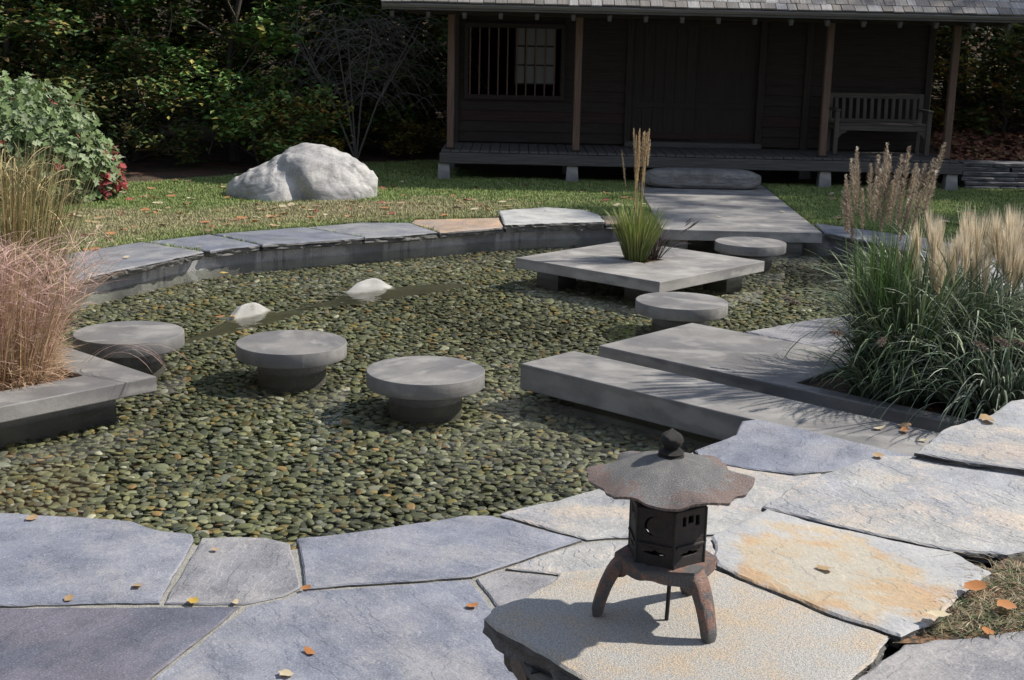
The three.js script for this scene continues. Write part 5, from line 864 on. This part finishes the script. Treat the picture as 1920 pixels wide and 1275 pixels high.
{
  const shape = (v) => { const n = 11, P = [], I = [], r = rng(800 + v), pt = []; for (let i = 0; i < n; i++) { const a = i / n * 6.283, q = v === 0 ? 0.5 * (0.75 + 0.25 * Math.abs(Math.cos(2.5 * a))) : v === 1 ? 0.5 * (0.55 + 0.45 * Math.abs(Math.cos(a))) : 0.5 * (0.62 + 0.38 * Math.abs(Math.sin(2.5 * a + 0.4))); const x = Math.cos(a) * q, z = Math.sin(a) * q * 0.8; pt.push([x, 0.05 + 0.45 * x * x + 0.3 * z * z + 0.14 * (r() - 0.5), z]); } P.push(0, 0.04, 0); pt.forEach((q) => P.push(...q)); for (let i = 0; i < n; i++) I.push(0, 1 + (i + 1) % n, 1 + i); const g = new THREE.BufferGeometry(); g.setAttribute('position', new THREE.Float32BufferAttribute(P, 3)); g.setIndex(I); g.computeVertexNormals(); return g; };
  const geos = [0, 1, 2].map(shape), kinds = { tan: [0.40, 0.27, 0.14], orange: [0.42, 0.17, 0.05], pale: [0.52, 0.44, 0.29], brown: [0.20, 0.11, 0.06], red: [0.33, 0.05, 0.04], yellow: [0.50, 0.33, 0.05] };
  const mats = Object.fromEntries(Object.entries(kinds).map(([k, c]) => [k, new THREE.MeshPhysicalMaterial({ color: lin(...c), roughness: 0.95, transmission: 0.2, thickness: 0, side: THREE.DoubleSide })]));
  const r = rng(810);
  const leaf = (x, y, z, s, kind, label, group, tilt = 0.35) => { const m = tag(mesh('fallen_leaf', geos[r() * 3 | 0], mats[kind]), label, 'leaf', group); m.position.set(x, y, z); m.scale.setScalar(s); m.rotation.set((r() - 0.5) * tilt, r() * 6.28, (r() - 0.5) * tilt); return m; };
  const names = ['tan', 'tan', 'orange', 'pale', 'pale', 'brown', 'red', 'orange'];
  const walk = [[1.56, -14.0], [3.34, -14.0], [3.55, -18.8], [1.68, -18.8]];
  let n = 0; for (let i = 0; i < 900 && n < 235; i++) { const z = -10.8 - 9.6 * r() * (0.5 + 0.5 * r()), x = r() < 0.75 ? lerp(-6.2, 0.6, r()) : lerp(0.4, 5.6, r()); if (!inside(LAWN, x, z) || inside(offset(POND, 0.85), x, z) || inside(walk, x, z) || z < -18.5 && x > -1 || Math.hypot((x + 2.66) / 1.05, (z + 16.4) / 0.75) < 1 || Math.abs(x) > -z * 0.40) continue; const k = names[r() * names.length | 0]; leaf(x, 0.006, z, 0.07 + 0.08 * r(), k, `small ${k} fallen leaf lying in the lawn grass`, `${k} leaves fallen on the lawn`); n++; }
  const pave = [[-1.96, -5.10, 0.055, 'tan', 'tan leaf on the slate beside the pond edge at far left'], [-1.34, -4.45, 0.055, 'tan', 'tan curled leaf near the joint of the left flagstones'], [-1.14, -4.81, 0.035, 'tan', 'tiny tan leaf on the flagstone by the pebbles'], [-1.11, -4.33, 0.055, 'yellow', 'yellow leaf in the joint above the dark flagstone'], [-0.96, -4.33, 0.04, 'pale', 'pale leaf at the tip of the dark flagstone'], [-0.73, -4.465, 0.045, 'orange', 'orange leaf where three flagstone joints meet'], [-0.64, -3.96, 0.05, 'orange', 'orange leaf in the middle of the big blue flagstone'], [-0.12, -4.34, 0.05, 'orange', 'orange leaf on blue flagstone close to the lantern stone'], [-0.69, -3.80, 0.06, 'pale', 'pale leaf at the lower edge of the paving'], [-1.55, -4.33, 0.045, 'tan', 'small tan leaf above the dark flagstone joint']];
  for (const [x, z, s, k, l] of pave) leaf(x, 0.0035, z, s, k, l, 'leaves on the paving');
  const others = [[0.96, 0.436, -3.71, 0.06, 'tan', 'curled tan leaf on the rust-stained cap stone'], [1.99, 0.463, -5.28, 0.10, 'tan', 'large tan leaf on the pale cap stone under the grasses'], [1.42, 0.435, -4.84, 0.06, 'tan', 'tan leaf at the back tip of the long pale cap stone'], [1.36, 0.445, -3.57, 0.075, 'orange', 'upper curled orange leaf in the dry grass'], [1.41, 0.44, -3.45, 0.075, 'orange', 'lower orange-brown leaf in the dry grass'], [1.19, 0.45, -3.36, 0.085, 'pale', 'pale ragged leaf beside the dry grass and cap stone'], [1.31, 0.43, -3.31, 0.04, 'orange', 'small orange leaf at the foot of the dry grass'], [1.95, 0.008, -6.67, 0.075, 'pale', 'pale leaf on the narrow bridge slab, first of four'], [2.10, 0.008, -6.72, 0.08, 'tan', 'tan leaf at the back of the pair on the narrow bridge slab'], [2.07, 0.008, -6.63, 0.07, 'orange', 'orange leaf at the front of the pair on the narrow bridge slab'], [2.12, 0.008, -6.47, 0.06, 'pale', 'pale leaf at the stone end of the narrow bridge slab'], [-2.93, 0.02, -12.1, 0.07, 'tan', 'tan leaf on the blue coping stone'], [-3.4, 0.022, -11.4, 0.08, 'pale', 'pale leaf on the grey coping stone near the pink grass'], [-2.63, -0.172, -11.78, 0.09, 'yellow', 'bright yellow leaf floating against the pond wall'], [-2.24, -0.165, -9.86, 0.08, 'orange', 'orange leaf caught on the nearer white pond rock'], [-2.15, -0.165, -9.9, 0.07, 'yellow', 'yellow leaf floating at the nearer white pond rock'], [2.32, 0.012, -16.2, 0.06, 'red', 'small red leaf on the walkway'], [2.36, 0.012, -15.1, 0.07, 'pale', 'pale leaf on the near end of the walkway'], [3.2, 0.012, -15.7, 0.07, 'pale', 'pale leaf near the right edge of the walkway'], [3.3, 0.012, -18.0, 0.1, 'pale', 'pale leaf beside the step stone on the walkway'], [2.7, -0.262, -9.9, 0.10, 'orange', 'orange leaf sunk in the pond by the right bank'], [-0.02, -0.262, -8.9, 0.07, 'orange', 'orange leaf sunk among the pebbles left of the bridge']];
  for (const [x, y, z, s, k, l] of others) leaf(x, y, z, s, k, l);
  for (const x of [-0.55, -0.16, 1.08, 3.2, 3.85, 0.4]) leaf(x, 2.46 + 0.12 * (x > 3 ? 0.8 : 0), -18.06 - (x > 3 ? 0.14 : 0), 0.07, 'red', 'red leaf lying on the roof shingles', 'red leaves on the roof', 0.2).rotation.x += 0.5;
  // leaf litter on the bank
  const lit = new THREE.InstancedMesh(geos[0], std({ color: lin(1, 1, 1), roughness: 0.95, side: THREE.DoubleSide }), 5200), o = new THREE.Object3D();
  for (let i = 0; i < 5200; i++) { const z = -19.6 - 9 * r() * r(), x = lerp(6.6, 12, r()); o.position.set(x, 0.345 + 0.05 * (-19.5 - z) + 0.08 * fbm3(x * 0.5, 0, z * 0.5, 4), z); o.rotation.set((r() - 0.5), r() * 6, (r() - 0.5)); o.scale.setScalar(0.07 + 0.06 * r()); o.updateMatrix(); lit.setMatrixAt(i, o.matrix); const k = 0.6 + 0.8 * r(), c = [[0.20, 0.075, 0.05], [0.24, 0.12, 0.06], [0.15, 0.07, 0.05], [0.27, 0.16, 0.09]][r() * 4 | 0]; lit.setColorAt(i, lin(...c.map((v) => v * k))); }
  lit.name = 'leaf_litter'; lit.userData.kind = 'stuff'; lit.userData.label = 'red-brown leaf litter on the bank'; scene.add(lit);
}

renderer.render(scene, camera);
